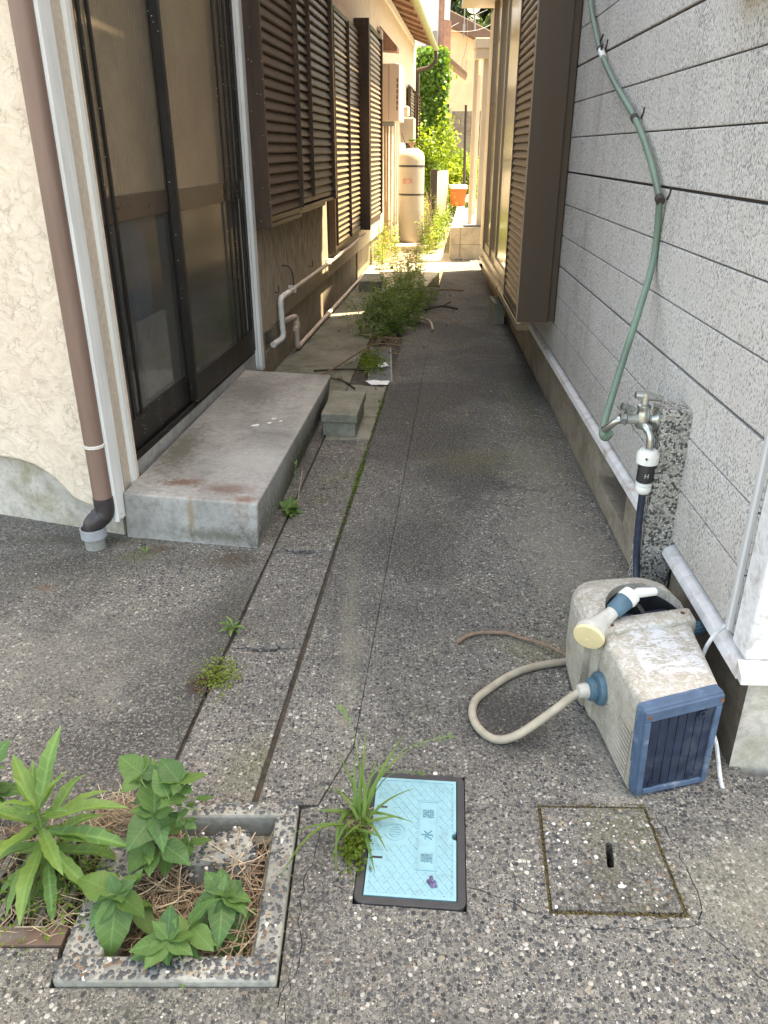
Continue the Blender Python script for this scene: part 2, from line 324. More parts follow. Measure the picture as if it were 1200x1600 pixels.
M['leaf_weed'] = m_leaf('weed_leaf', (.10, .185, .035), vein=False, trans=.4); M['leaf_lime'] = m_leaf('lime_weed_leaf', (.135, .225, .045), vein=False, trans=.45)
M['leaf_ivy'] = m_leaf('ivy_leaf', (.065, .165, .025), vein=False, trans=.4); M['leaf_tree'] = m_leaf('tree_leaf', (.075, .115, .03), vein=False, trans=.35)
M['leaf_conifer'] = m_leaf('dark_tree_leaf', (.02, .045, .014), vein=False, trans=.2)
M['grass'] = m_leaf('grass_blade', (.085, .17, .045), vein=False); M['stem'] = m_plain('green_stem', (.10, .17, .045), .6, bump=0); M['moss'] = m_leaf('low_moss_green', (.075, .13, .012), vein=False)
M['straw'] = m_plain('dead_straw', (.27, .19, .125), .85, var=.4, sc=80, bump=0); M['straw_pale'] = m_plain('pale_straw', (.48, .38, .26), .8, var=.3, sc=60, bump=0)
M['twig'] = m_plain('brown_twig', (.2, .135, .095), .85, var=.35, sc=60, bump=.4); M['bark'] = m_plain('dark_bark', (.05, .035, .025), .9, var=.4, sc=40, bump=.5)
M['heater'] = m_plain('beige_heater_steel', (.56, .44, .36), .45, var=.05, sc=3); M['cylinder'] = m_plain('greige_cylinder_paint', (.36, .31, .26), .45, var=.05, sc=4)
M['red'] = m_plain('red_paint', (.52, .07, .04), .6, bump=0); M['orange'] = m_plain('orange_plastic', (.65, .13, .025), .5, var=.15)
M['carport'] = m_plain('ivory_aluminium', (.60, .52, .42), .4, var=.05, sc=3); M['ivory_block'] = m_cement('ivory_block_wall', (.50, .42, .32), dark=.12, bumpy=.2)
M['grey_block'] = m_cement('dark_block_wall', (.15, .13, .11), dark=.4); M['plank'] = m_plain('grey_plank', (.30, .25, .21), .85, var=.2, sc=6, streak=(4, 4, .3))
M['roof_brown'] = m_plain('brown_roof_sheet', (.12, .065, .045), .6, var=.15, sc=5); M['soffit'] = m_plain('weathered_soffit_board', (.26, .15, .11), .85, var=.3, sc=9); M['gutter_green'] = m_plain('mossy_gutter', (.28, .3, .17), .7, var=.3, sc=15)
M['win_beige'] = m_plain('beige_sash', (.36, .27, .17), .3, var=.06, sc=2, spec=.6); M['pane_beige'] = m_plain('reflecting_pane', (.33, .26, .17), .12, var=.08, sc=2, spec=.8, bump=.01)
M['dish'] = m_plain('white_dish', (.46, .44, .38), .5, var=.05); M['paper'] = m_plain('white_scrap', (.8, .8, .82), .7, var=.05); M['wire'] = m_plain('grey_cable', (.55, .56, .56), .5, bump=0)
M['dark_wood'] = m_plain('dark_timber', (.045, .035, .03), .8, var=.3, sc=20, streak=(3, 3, .3)); M['copper'] = m_plain('lagged_pipe', (.38, .24, .15), .6, var=.15, sc=10)
M['purple'] = m_plain('purple_petal', (.10, .085, .19), .6, var=.4, sc=100)
PEB = [m_plain('slate_pebble', (.055, .058, .062), .6, var=.3, sc=90, bump=.1), m_plain('grey_pebble', (.145, .142, .135), .65, var=.3, sc=90, bump=.1), m_plain('tan_pebble', (.25, .215, .165), .65, var=.3, sc=90, bump=.1), m_plain('white_pebble', (.58, .56, .52), .6, var=.15, sc=90, bump=.1), m_plain('brown_pebble', (.15, .095, .06), .65, var=.3, sc=90, bump=.1)]

# ---------------------------------------------------------------- mesh helpers
class MB:
    def __init__(s): s.v = []; s.f = []; s.mi = []; s.cur = 0
    def add(s, vs_, fs):
        o = len(s.v); s.v += [Vector(p) for p in vs_]; s.f += [[i + o for i in f] for f in fs]; s.mi += [s.cur] * len(fs); return s
    BF = [(0, 3, 2, 1), (4, 5, 6, 7), (0, 1, 5, 4), (1, 2, 6, 5), (2, 3, 7, 6), (3, 0, 4, 7)]
    def box(s, a, b):
        (x0, y0, z0), (x1, y1, z1) = a, b
        return s.add([(x0, y0, z0), (x1, y0, z0), (x1, y1, z0), (x0, y1, z0), (x0, y0, z1), (x1, y0, z1), (x1, y1, z1), (x0, y1, z1)], MB.BF)
    def fbox(s, F, L0, L1, d0, d1, z0, z1):
        return s.add([F(L0, d0, z0), F(L1, d0, z0), F(L1, d1, z0), F(L0, d1, z0), F(L0, d0, z1), F(L1, d0, z1), F(L1, d1, z1), F(L0, d1, z1)], MB.BF)
    def hexa(s, pts): return s.add(pts, MB.BF)
    def prism(s, poly, lo, hi):                      # poly: 2d points, lo/hi: maps (a, b) -> 3d
        n = len(poly); v = [lo(*p) for p in poly] + [hi(*p) for p in poly]
        return s.add(v, [list(range(n))[::-1], list(range(n, 2 * n))] + [(i, (i + 1) % n, n + (i + 1) % n, n + i) for i in range(n)])
    def tube(s, pts, r, n=10, cap=True):
        pts = [Vector(p) for p in pts]; k = len(pts); rs = r if isinstance(r, (list, tuple)) else [r] * k
        up = None; rings = []
        for i, p in enumerate(pts):
            d = (pts[min(i + 1, k - 1)] - pts[max(i - 1, 0)]).normalized()
            if up is None:
                up = Vector((0, 0, 1)) if abs(d.z) < .9 else Vector((1, 0, 0))
            u = (up - d * up.dot(d)).normalized(); w = d.cross(u); up = u
            rings.append([p + (u * math.cos(a) + w * math.sin(a)) * rs[i] for a in [2 * math.pi * j / n for j in range(n)]])
        v = [q for g in rings for q in g]; f = []
        for i in range(k - 1):
            for j in range(n): f.append((i * n + j, i * n + (j + 1) % n, (i + 1) * n + (j + 1) % n, (i + 1) * n + j))
        if cap: f += [list(range(n))[::-1], list(range((k - 1) * n, k * n))]
        return s.add(v, f)
    def lathe(s, prof, c, axis=(0, 0, 1), n=20):     # prof: (radius, height) pairs
        ax = Vector(axis).normalized(); u = ax.orthogonal().normalized(); w = ax.cross(u); c = Vector(c); v = []; f = []
        for r, h in prof:
            for j in range(n):
                a = 2 * math.pi * j / n; v.append(c + ax * h + (u * math.cos(a) + w * math.sin(a)) * r)
        k = len(prof)
        for i in range(k - 1):
            for j in range(n): f.append((i * n + j, i * n + (j + 1) % n, (i + 1) * n + (j + 1) % n, (i + 1) * n + j))
        f += [list(range(n))[::-1], list(range((k - 1) * n, k * n))]
        return s.add(v, f)
    def quad(s, *p): return s.add(p, [list(range(len(p)))])

def spline(pts, sub=6):
    pts = [Vector(p) for p in pts]; out = []
    for i in range(len(pts) - 1):
        a, b, c, d = pts[max(i - 1, 0)], pts[i], pts[i + 1], pts[min(i + 2, len(pts) - 1)]
        for k in range(sub):
            t = k / sub
            out.append(.5 * ((2 * b) + (c - a) * t + (2 * a - 5 * b + 4 * c - d) * t * t + (3 * b - a - 3 * c + d) * t ** 3))
    out.append(pts[-1]); return out

def rock(c, s, seed, n=3):
    bm = bmesh.new(); bmesh.ops.create_icosphere(bm, subdivisions=n, radius=1)
    mb = MB(); vs_ = []
    for v in bm.verts:
        p = v.co.copy(); q = 1 + .32 * noise.noise(p * 1.3 + Vector((seed, 0, 0))) + .1 * noise.noise(p * 4 + Vector((seed, 3, 0)))
        p = Vector((max(-.75, min(.75, p.x)), max(-.7, min(.7, p.y)), max(-.7, min(.62, p.z)))) * q
        vs_.append((c[0] + p.x * s[0], c[1] + p.y * s[1], c[2] + p.z * s[2]))
    mb.add(vs_, [[v.index for v in f.verts] for f in bm.faces]); bm.free(); return mb
def wloc(o):
    p = Vector((0, 0, 0))
    while o is not None: p = p + o.location; o = o.parent
    return p
def mesh(name, mb, mat, off=Vector((0, 0, 0)), smooth=False):
    me = bpy.data.meshes.new(name); me.from_pydata([tuple(v - off) for v in mb.v], [], mb.f); me.validate()
    mats = mat if isinstance(mat, (list, tuple)) else [mat]
    for m in mats: me.materials.append(m)
    if len(mats) > 1: me.polygons.foreach_set('material_index', mb.mi[:len(me.polygons)])
    bm = bmesh.new(); bm.from_mesh(me); bmesh.ops.recalc_face_normals(bm, faces=bm.faces); bm.to_mesh(me); bm.free()
    if smooth: me.polygons.foreach_set('use_smooth', [True] * len(me.polygons))
    me.update(); return me
def bev(o, w, seg=2):
    b = o.modifiers.new('bevel', 'BEVEL'); b.width = w; b.segments = seg; b.limit_method = 'ANGLE'; b.angle_limit = R(40)
def obj(name, mb, mat, parent=None, smooth=False, bevel=0, loc=None, kind=None, label=None, auto=True):
    off = wloc(parent) if parent else (Vector(loc) if loc else Vector((0, 0, 0)))
    o = bpy.data.objects.new(name, mesh(name, mb, mat, off, smooth)); C.objects.link(o)
    if parent: o.parent = parent
    elif loc: o.location = loc
    if bevel: bev(o, bevel)
    if smooth and auto:
        me = o.data; bm = bmesh.new(); bm.from_mesh(me)
        for e in bm.edges:
            if len(e.link_faces) == 2 and e.calc_face_angle(0) > R(42): e.smooth = False
        bm.to_mesh(me); bm.free()
    if kind: o['kind'] = kind
    if label: o['label'] = label
    return o
def tag(o, label, cat, group=None):
    o['label'] = label; o['category'] = cat
    if group: o['group'] = group
    return o
def thing(name, loc, label, cat, group=None):
    o = bpy.data.objects.new(name, None); C.objects.link(o); o.location = loc; o.empty_display_size = .1
    return tag(o, label, cat, group)
def inst(src, name, parent, loc=None, rot=None, scale=None, mtx=None):
    o = bpy.data.objects.new(name, src); C.objects.link(o); o.parent = parent
    if mtx is not None: o.matrix_basis = mtx
    else:
        if loc is not None: o.location = loc
        if rot is not None: o.rotation_euler = rot
        if scale is not None: o.scale = (scale,) * 3 if not isinstance(scale, (tuple, list)) else scale
    return o
def struct(name, mb, mat, **k):
    o = obj(name, mb, mat, **k); o['kind'] = 'structure'; return o
def text_mb(s, size, place, depth=.001):
    cu = bpy.data.curves.new('lettering', 'FONT'); cu.body = s; cu.size = size; cu.extrude = depth; cu.align_x = 'CENTER'; cu.align_y = 'CENTER'
    o = bpy.data.objects.new('lettering', cu); C.objects.link(o); bpy.context.view_layer.update()
    me = bpy.data.meshes.new_from_object(o.evaluated_get(bpy.context.evaluated_depsgraph_get()))
    mb = MB(); mb.add([place(v.co) for v in me.vertices], [list(p.vertices) for p in me.polygons])
    bpy.data.objects.remove(o); bpy.data.curves.remove(cu); bpy.data.meshes.remove(me); return mb
def inpoly(p, poly):
    x, y = p; c = False; n = len(poly)
    for i in range(n):
        x1, y1 = poly[i]; x2, y2 = poly[i - 1]
        if (y1 > y) != (y2 > y) and x < (x2 - x1) * (y - y1) / (y2 - y1) + x1: c = not c
    return c
def slab_mb(outer, holes=(), z=0.0, depth=.3):
    pts = []; edges = []
    for poly in [outer] + list(holes):
        b = len(pts); pts += [Vector(p) for p in poly]; edges += [(b + i, b + (i + 1) % len(poly)) for i in range(len(poly))]
    vs_, es, fs = delaunay_2d_cdt(pts, edges, [], 0, 1e-6)[:3]
    mb = MB(); keep = []
    for f in fs:
        c = sum((vs_[i] for i in f), Vector((0, 0))) / len(f)
        if inpoly(c, outer) and not any(inpoly(c, h) for h in holes): keep.append(list(f))
    mb.add([(v.x, v.y, z) for v in vs_], keep)
    for poly in [outer] + list(holes):
        n = len(poly); mb.add([(x, y, z) for x, y in poly] + [(x, y, z - depth) for x, y in poly], [(i, (i + 1) % n, n + (i + 1) % n, n + i) for i in range(n)])
    return mb
def crack(pts, w=.003, seed=0):
    r = random.Random(seed); P = []
    for i in range(len(pts) - 1):
        a, b = Vector(pts[i]), Vector(pts[i + 1]); n = max(2, int((b - a).length / .022)); d = (b - a).normalized(); nn = Vector((-d.y, d.x))
        for k in range(n): P.append((a + (b - a) * k / n + nn * r.uniform(-.006, .006), nn))
    P.append((Vector(pts[-1]), nn))
    top = [tuple(p + q * w * r.uniform(.3, .6)) for p, q in P]; bot = [tuple(p - q * w * r.uniform(.3, .6)) for p, q in P]
    return top + bot[::-1]

# house frames: L runs along the wall, d out of the wall into the alley
def frame(px, py, deg):
    a = R(deg); u = Vector((math.sin(a), math.cos(a), 0)); n = Vector((math.cos(a), -math.sin(a), 0)); o = Vector((px, py, 0))
    return u, n, o
LU, LN, LO = frame(-1.115, 3.0, 6.2); RU, RN, RO = frame(.969, 2.611, 2.55); RN = -RN
def LP(L, d, z): return LO + LU * L + LN * d + Vector((0, 0, z))
def RP(L, d, z): return RO + RU * L + RN * d + Vector((0, 0, z))

# ---------------------------------------------------------------- ground
gl = lambda y: -.564 + .0851 * (y - 1.609)       # gutter left edge
gr = lambda y: -.332 + .0926 * (y - 1.47)        # gutter right edge
gm = lambda y: -.047 + .0943 * (y - 2.074)       # groove in the alley paving
struct('ground', MB().add([(-300, -300, -.3), (300, -300, -.3), (300, 600, -.3), (-300, 600, -.3)], [(0, 1, 2, 3)]), M['soil'])
def rotrect(c, w, h, a):
    ca, sa = math.cos(R(a)), math.sin(R(a)); return [(c[0] + x * ca - y * sa, c[1] + x * sa + y * ca) for x, y in ((-w / 2, -h / 2), (w / 2, -h / 2), (w / 2, h / 2), (-w / 2, h / 2))]
MC, MA = (.071, 1.379), -4.7
meter_hole = rotrect(MC, .251, .401, MA)
HC = [(.358, 1.166), (.657, 1.156), (.657, 1.468), (.386, 1.472)]
cracks = [crack([(-.14, 1.46), (-.185, 1.2), (-.17, 1.07), (-.205, .96)], .0022, 1), crack([(.20, 1.44), (.27, 1.475), (.33, 1.468), (.37, 1.485)], .003, 2), crack([(.19, 1.235), (.27, 1.2), (.33, 1.165)], .003, 3), crack([(.37, 1.14), (.55, 1.125), (.67, 1.14)], .0025, 4),
          crack([(.66, 1.15), (.72, 1.06), (.80, .98), (.95, .93)], .003, 5), crack([(-.12, 1.235), (-.08, 1.22)], .003, 6), crack([(.665, 1.47), (.69, 1.38), (.70, 1.2), (.675, 1.15)], .0025, 8), crack([(-.185, 1.07), (-.19, .9), (-.2, .7)], .0016, 9)]
front = [(-6, -3), (4, -3), (4, 1.50), (.95, 1.575), (.965, 2.6), (1.08, 5.2), (1.36, 11.6), (.85, 11.4), (gm(9.6) + .0003, 9.6), (gm(2.0) + .0003, 2.0), (gm(1.68) + .0003, 1.68), (-.165, 1.47), (-.207, 1.46), (-.207, 1.0), (-.66, 1.0), (-.672, 1.085), (-6, 1.085)]
struct('alley_paving', slab_mb(front, [meter_hole, HC] + cracks), M['alley'])
struct('paving_strip', slab_mb([(gr(1.475) + .012, 1.475), (-.168, 1.475), (gm(1.68) - .002, 1.685), (gm(2.0) - .002, 2.0), (gm(7.4) - .002, 7.4), (gm(9.6) - .002, 9.6), (.5, 9.6), (.2, 9.2), (gr(6.6) + .01, 6.6), (gr(5.0) + .009, 5.0)]), M['alley'])
apron = [(-6, 1.405), (-.672, 1.405), (-.66, 1.475), (gl(1.475) - .008, 1.475), (gl(2.2) - .008, 2.2), (gl(2.9) - .006, 2.9), (gl(3.9) - .006, 3.9), (gl(4.9) - .005, 4.9), (-.62, 4.95), (-1.05, 3.2), (-1.12, 3.06), (-2.0, 3.36), (-6, 4.6)]
struct('apron_paving', slab_mb(apron, [crack([(-1.04, 2.88), (-.98, 2.7), (-.93, 2.6), (-.925, 2.5)], .0025, 12)]), M['apron'])
struct('rear_paving', slab_mb([(gl(4.92), 4.915), (gl(5.6) - .004, 5.6), (gl(6.8), 6.8), (-.06, 8.5), (.02, 9.4), (.06, 10.1), (-.33, 10.1), (-.76, 6.3), (-.9, 4.95)], [crack([(-.75, 5.75), (-.5, 5.9), (-.2, 5.8), (-.12, 5.82)], .006, 15), crack([(-.62, 5.0), (-.56, 5.35), (-.2, 5.42)], .008, 16)], z=.0), M['rear_slab'])
yard = MB()
def hgt(x, y): return max(0, (y - 15) * .035) + .05 * noise.noise(Vector((x * .7, y * .7, 0)))
nx, ny = 30, 50
yv = [(-10 + 24 * i / nx, 12.9 + 28 * j / ny, (hgt(-10 + 24 * i / nx, 12.9 + 28 * j / ny) - .012 if j else -.02)) for j in range(ny + 1) for i in range(nx + 1)]
yard.add(yv, [(j * (nx + 1) + i, j * (nx + 1) + i + 1, (j + 1) * (nx + 1) + i + 1, (j + 1) * (nx + 1) + i) for j in range(ny) for i in range(nx)])
struct('yard_soil', yard, M['dirt'], smooth=True, auto=False)
hill = MB(); hv = []
for j in range(25):
    for i in range(25):
        x = -60 + 130 * i / 24; y = 40.5 + 110 * j / 24; hv.append((x, y, -.5 + max(0, (y - 44)) * .42 + 2 * noise.noise(Vector((x * .05, y * .05, 1)))))
hill.add(hv, [(j * 25 + i, j * 25 + i + 1, (j + 1) * 25 + i + 1, (j + 1) * 25 + i) for j in range(24) for i in range(24)])
struct('hill', hill, m_plain('wooded_hillside', (.03, .05, .018), .95, var=.5, sc=.6, bump=0), smooth=True, auto=False)

struct('gutter_soil', MB().add([(-.13, 6.5, -.02), (.16, 6.5, -.02), (.6, 9.75, -.006), (.0, 9.75, -.006)], [(0, 1, 2, 3)]), M['soil'])
struct('far_paving', slab_mb([(.06, 10.105), (.02, 9.45), (.5, 9.62), (.85, 11.42), (1.36, 11.62), (1.42, 13), (-.05, 13), (-.335, 10.105)], []), M['sunlit_slab'])
struct('joint_soil', MB().add([(gl(1.48) - .03, 1.48, -.014), (gr(1.48) + .03, 1.48, -.014), (gr(7) + .03, 7, -.014), (gl(6.5) - .03, 6.5, -.014)], [(0, 1, 2, 3)]), M['soil'])
# gutter lids
gut = bpy.data.objects.new('gutter', None); C.objects.link(gut); gut['kind'] = 'structure'; gut.location = (-.4, 1.5, 0)
ys = [1.478, 2.155, 2.84, 3.512, 4.205, 4.62, 5.34]
for i in range(len(ys) - 1):
    a, b = ys[i] + .003, ys[i + 1] - .003; L = lambda y: gl(y) + .004; Rr = lambda y: gr(y) - .005
    c = (L(b) + Rr(b)) / 2
    poly = [(L(a), a), (Rr(a), a), (Rr(b), b), (c + .045, b), (c + .037, b - .018), (c - .037, b - .02), (c - .045, b), (L(b), b)]
    o = obj('lid', MB().prism(poly, lambda x, y: Vector((x, y, -.07)), lambda x, y: Vector((x, y, .002 + rnd.uniform(-.003, .004)))), M['lid'] if i < 4 else M['block'], gut, bevel=.004)
# open steel grating farther up the gutter
gg = thing('drain_grating', (-.02, 6.0, 0), 'dark steel grating over the gutter beside the white scraps of paper', 'drain grating')
mb = MB()
for x0 in (-.11, .055): mb.box((x0 - .006, 5.42, -.03), (x0 + .006, 6.5, .004))
obj('frame', mb, M['galv'], gg)
for k in range(36): obj('bar', MB().box((-.105, 5.44 + k * .03, -.024), (.05, 5.452 + k * .03, .001)), M['galv'], gg)

# pebbles worked loose at the surface of the washed concrete
def dome(mb, c, r, hgt_, ang, st, n=6):
    ca, sa = math.cos(ang), math.sin(ang); v = []
    jr = [random.uniform(.68, 1.12) for j in range(n)]
    for rr0, hh in ((1, -.15), (.75, .65)):
        for j in range(n):
            rr = rr0 * jr[j]; a = 2 * math.pi * j / n + hh; x, y = math.cos(a) * rr * r, math.sin(a) * rr * r * st
            v.append((c[0] + x * ca - y * sa, c[1] + x * sa + y * ca, c[2] + hgt_ * hh))
    v.append((c[0], c[1], c[2] + hgt_))
    mb.add(v, [(j, (j + 1) % n, n + (j + 1) % n, n + j) for j in range(n)] + [(n + j, n + (j + 1) % n, 2 * n) for j in range(n)])
pb = MB(); planter_sq = [(-.655, 1.003), (-.212, 1.003), (-.212, 1.467), (-.655, 1.467)]
cnt = 0
while cnt < 6200:
    y = .55 + 1.25 * rnd.random() ** 1.25; x = rnd.uniform(-1.0, 1.05)
    if inpoly((x, y), planter_sq) or inpoly((x, y), meter_hole) or inpoly((x, y), HC) or not (inpoly((x, y), front)) or (x > .9 and y > 1.5): continue
    if y > 1.2 and rnd.random() < .45: continue
    r = .0019 + .0036 * rnd.random() ** 2.4 + (.006 * rnd.random() if rnd.random() < .02 else 0)
    pb.cur = rnd.choices(range(5), (34, 42, 18, 1.6, 5))[0]
    dome(pb, (x, y, 0), r, r * rnd.uniform(.12, .34), rnd.uniform(0, 6.3), rnd.uniform(.6, 1)); cnt += 1
cnt = 0
while cnt < 2600:
    y = rnd.uniform(1.42, 2.9); x = rnd.uniform(-1.7, -.2)
    if not inpoly((x, y), apron) and not (gl(y) + .01 < x < gr(y) - .01 and y > 1.49): continue
    r = .002 + .0035 * rnd.random() ** 2.5
    pb.cur = rnd.choices(range(5), (38, 44, 15, 1.5, 3))[0]
    dome(pb, (x, y, .001), r, r * rnd.uniform(.2, .4), rnd.uniform(0, 6.3), rnd.uniform(.6, 1)); cnt += 1
o = obj('pebbles', pb, PEB, smooth=True, auto=False, kind='stuff'); tag(o, 'small washed pebbles set in the surface of the concrete paving', 'pebbles')
# ---------------------------------------------------------------- left house
lh = thing('cream_house', (-1.1, 3.1, 0), 'cream stucco house on the left with dark sliding door and brown louvred shutters', 'house')
# front wall, running left from the corner
FU = Vector((-.635, .212, 0)).normalized(); FN = Vector((-FU.y, FU.x, 0)); FN = FN if FN.y < 0 else -FN
F0 = Vector((-1.112, 2.995, 0))
def FP(s, d, z): return F0 + FU * s + FN * d + Vector((0, 0, z))
arc = [(.03, .115), (.13, .128), (.17, .135), (.215, .15), (.25, .185), (.285, .222), (.33, .252), (.39, .28), (.46, .294), (.55, .297), (3, .30)]
obj('stucco_front', MB().prism(arc + [(3, 3.6), (.03, 3.6)], lambda a, b: FP(a, -.2, b), lambda a, b: FP(a, .02, b)), M['cream'], lh, bevel=.008)
obj('front_footing', MB().prism([(0, -.1), (3, -.1), (3, .33), (0, .33)], lambda a, b: FP(a, -.05, b), lambda a, b: FP(a, 0, b)), M['footing'], lh)
# white corner post with ribs
mb = MB(); mb.fbox(LP, -.085, -.02, -.035, .03, .10, 3.4)
for k in range(3): mb.fbox(LP, -.089, -.084, -.028 + k * .02, -.018 + k * .02, .10, 3.4)
mb.fbox(LP, -.02, .02, -.03, .022, .12, 3.4)
obj('corner_post', mb, M['rusty_white'], lh, bevel=.002)
obj('stucco_return', MB().fbox(LP, .02, .125, -.15, .006, .12, 3.4), m_plain('beige_return_stucco', (.50, .42, .34), .9, var=.15, sc=40, bump=.6), lh)
mb = MB(); mb.fbox(LP, .125, .16, -.12, .022, .13, 3.4); mb.fbox(LP, .16, .185, -.12, .012, .13, 3.4)
obj('door_jamb', mb, M['white_paint'], lh, bevel=.002)
mb = MB(); mb.fbox(LP, 2.275, 2.30, -.12, .012, .14, 3.4); mb.fbox(LP, 2.30, 2.37, -.12, .032, .12, 3.4)
obj('door_jamb', mb, M['rusty_white'], lh, bevel=.002)
obj('door_sill', MB().fbox(LP, .185, 2.275, -.14, -.005, .1, .245), M['step'], lh, bevel=.004)
mb = MB(); mb.fbox(LP, .185, 2.275, -.13, -.005, .245, .255)
for d in (-.012, -.045, -.078): mb.fbox(LP, .185, 2.275, d - .006, d, .255, .272)
obj('door_track', mb, M['bronze'], lh)
def door_panel(L0, L1, d, bars):
    p = obj('door_panel', MB().fbox(LP, L0, L1, d - .03, d, .265, .41).fbox(LP, L0, L0 + .042, d - .03, d, .41, 2.6).fbox(LP, L1 - .05, L1, d - .03, d, .41, 2.6).fbox(LP, L0 + .042, L1 - .05, d - .03, d, 2.55, 2.6), M['bronze'], lh, bevel=.002)
    obj('middle_rail', MB().fbox(LP, L0 + .042, L1 - .05, d - .026, d - .003, 1.225, 1.325), M['bronze_rail'], p, bevel=.002)
    obj('upper_pane', MB().fbox(LP, L0 + .042, L1 - .05, d - .018, d - .013, 1.325, 2.55), M['glass_up'], p)
    obj('lower_pane', MB().fbox(LP, L0 + .042, L1 - .05, d - .018, d - .013, .41, 1.225), M['glass_low'], p)
    for b in bars: obj('bar', MB().fbox(LP, b, b + .017, d - .004, d + .008, .41, 2.6), M['bronze'], p, bevel=.001)
door_panel(.19, 1.12, -.034, (.325, .405)); door_panel(1.05, 2.27, .002, (1.86, 1.97, 2.06, 2.14))
obj('meeting_stile', MB().fbox(LP, 1.035, 1.049, -.03, .014, .28, 2.6), M['bronze'], lh, bevel=.002)
obj('hall_wall', MB().fbox(LP, .55, 2.4, -.9, -.85, .1, 3.0).fbox(LP, .55, 2.4, -.85, -.16, .05, .12).fbox(LP, 2.38, 2.4, -.85, -.16, .12, 3).fbox(LP, .55, 2.38, -.85, -.16, 2.95, 3.0).hexa([LP(.19, -.16, .1), LP(.55, -.86, .1), LP(.57, -.86, .1), LP(.21, -.16, .1), LP(.19, -.16, 3), LP(.55, -.86, 3), LP(.57, -.86, 3), LP(.21, -.16, 3)]), M['interior'], lh)
obj('reflection_panel', MB().fbox(LP, .2, 2.27, -.30, -.29, 1.15, 2.6), M['reflection_panel'], lh)  # added brown panel, stands in for the tan reflection in the upper panes
o = obj('blue_sheet', rock(tuple(LP(.80, -.19, .92)), (.10, .13, .42), 5, 3), M['bluebag'], smooth=True); tag(o, 'crumpled blue sheet seen dimly behind the lower pane of the sliding door', 'sheet')
o = obj('white_board', MB().fbox(LP, .60, .93, -.092, -.072, .42, .78), M['whitebox'], bevel=.004); tag(o, 'pale white board leaning inside the near lower pane of the sliding door', 'board')
# side wall: segments between openings, combed stucco over a brown foundation
side = MB(); side.fbox(LP, 2.37, 5.12, -.25, 0, .33, 3.6); side.fbox(LP, .125, 2.37, -.25, 0, 2.62, 3.6)
obj('stucco_side', side, M['tan'], lh)
obj('stucco_side', MB().fbox(LP, 5.122, 8.6, -.25, -.002, .33, 3.6).fbox(LP, 8.602, 16.8, -.25, 0, .33, 3.6), M['sunlit_wall'], lh)
# foundation panels with a hole for the pipes
for a, b in ((2.37, 2.62), (2.96, 3.62), (3.624, 4.6), (4.604, 5.9), (5.904, 7.25), (7.40, 9.2), (9.204, 16.8)):
    obj('foundation_panel', MB().fbox(LP, a, b, -.25, -.022, -.1, .33), M['lfound'], lh)
obj('foundation_panel', MB().fbox(LP, 2.62, 2.96, -.25, -.022, -.1, .165).fbox(LP, 2.62, 2.96, -.25, -.2, .165, .33), M['lfound'], lh)
obj('foundation_vent', MB().fbox(LP, 7.25, 7.40, -.25, -.1, -.1, .33), M['interior'], lh)
# louvred shutters
def slat_mesh(name, length, mat, w=.062, th=.006, lean=.03, axis=None, nrm=None):
    prof = [(0, -w / 2), (lean, -w / 2 + .004), (lean + .004, -w / 2 + .012), (.010, w / 2 - .002), (0, w / 2 + .004)]
    mb = MB(); mb.prism(prof, lambda d, z: nrm * d + Vector((0, 0, z)), lambda d, z: axis * length + nrm * d + Vector((0, 0, z)))
    return mesh(name, mb, mat)
def louvre_panel(parent, P, U, N, L0, L1, d, z0, z1, pitch, mat, fmat, stile=.022, end0=True, end1=True, lean=.028):
    fr = MB()
    fr.fbox(P, L0, L1, d - .02, d + .004, z0 - .035, z0)
    if end0: fr.fbox(P, L0, L0 + stile, d - .02, d + .034, z0, z1)
    if end1: fr.fbox(P, L1 - stile, L1, d - .02, d + .034, z0, z1)
    fr.fbox(P, L0, L1, d - .02, d + .004, z1, z1 + .035); fr.fbox(P, L0, L1, d - .03, d - .021, z0, z1)
    p = obj('shutter_panel', fr, fmat, parent, bevel=.002)
    n = int((z1 - z0) / pitch); a = L0 + (stile if end0 else 0); b = L1 - (stile if end1 else 0)
    me = slat_mesh('slat', b - a, mat, w=pitch, lean=lean, axis=U, nrm=N)
    off = wloc(parent)
    for k in range(n):
        inst(me, 'slat', p, loc=P(a, d - .019, z0 + pitch * (k + .5)) - off)
    return p
# first shutter: a projecting box with three louvred panels
mb = MB(); mb.fbox(LP, 2.37, 2.40, .0, .135, 1.03, 3.0); mb.fbox(LP, 2.37, 4.95, .0, .03, 1.02, 1.06); mb.fbox(LP, 4.90, 4.95, .0, .14, 1.08, 3.0); mb.fbox(LP, 2.4, 3.40, .03, .12, 1.03, 1.06); mb.fbox(LP, 3.4, 4.9, .03, .12, 1.075, 1.10)
obj('shutter_box', mb, M['brown_metal'], lh, bevel=.003)
louvre_panel(lh, LP, LU, LN, 2.40, 3.38, .115, 1.10, 2.96, .062, M['dirty_slat'], M['brown_metal'], stile=.014, end0=False, lean=.022)
louvre_panel(lh, LP, LU, LN, 3.385, 3.895, .105, 1.15, 2.96, .062, M['brown_slat'], M['brown_metal'], stile=.016)
louvre_panel(lh, LP, LU, LN, 3.90, 4.90, .105, 1.15, 2.96, .062, M['brown_slat'], M['brown_metal'], stile=.02, end0=False)
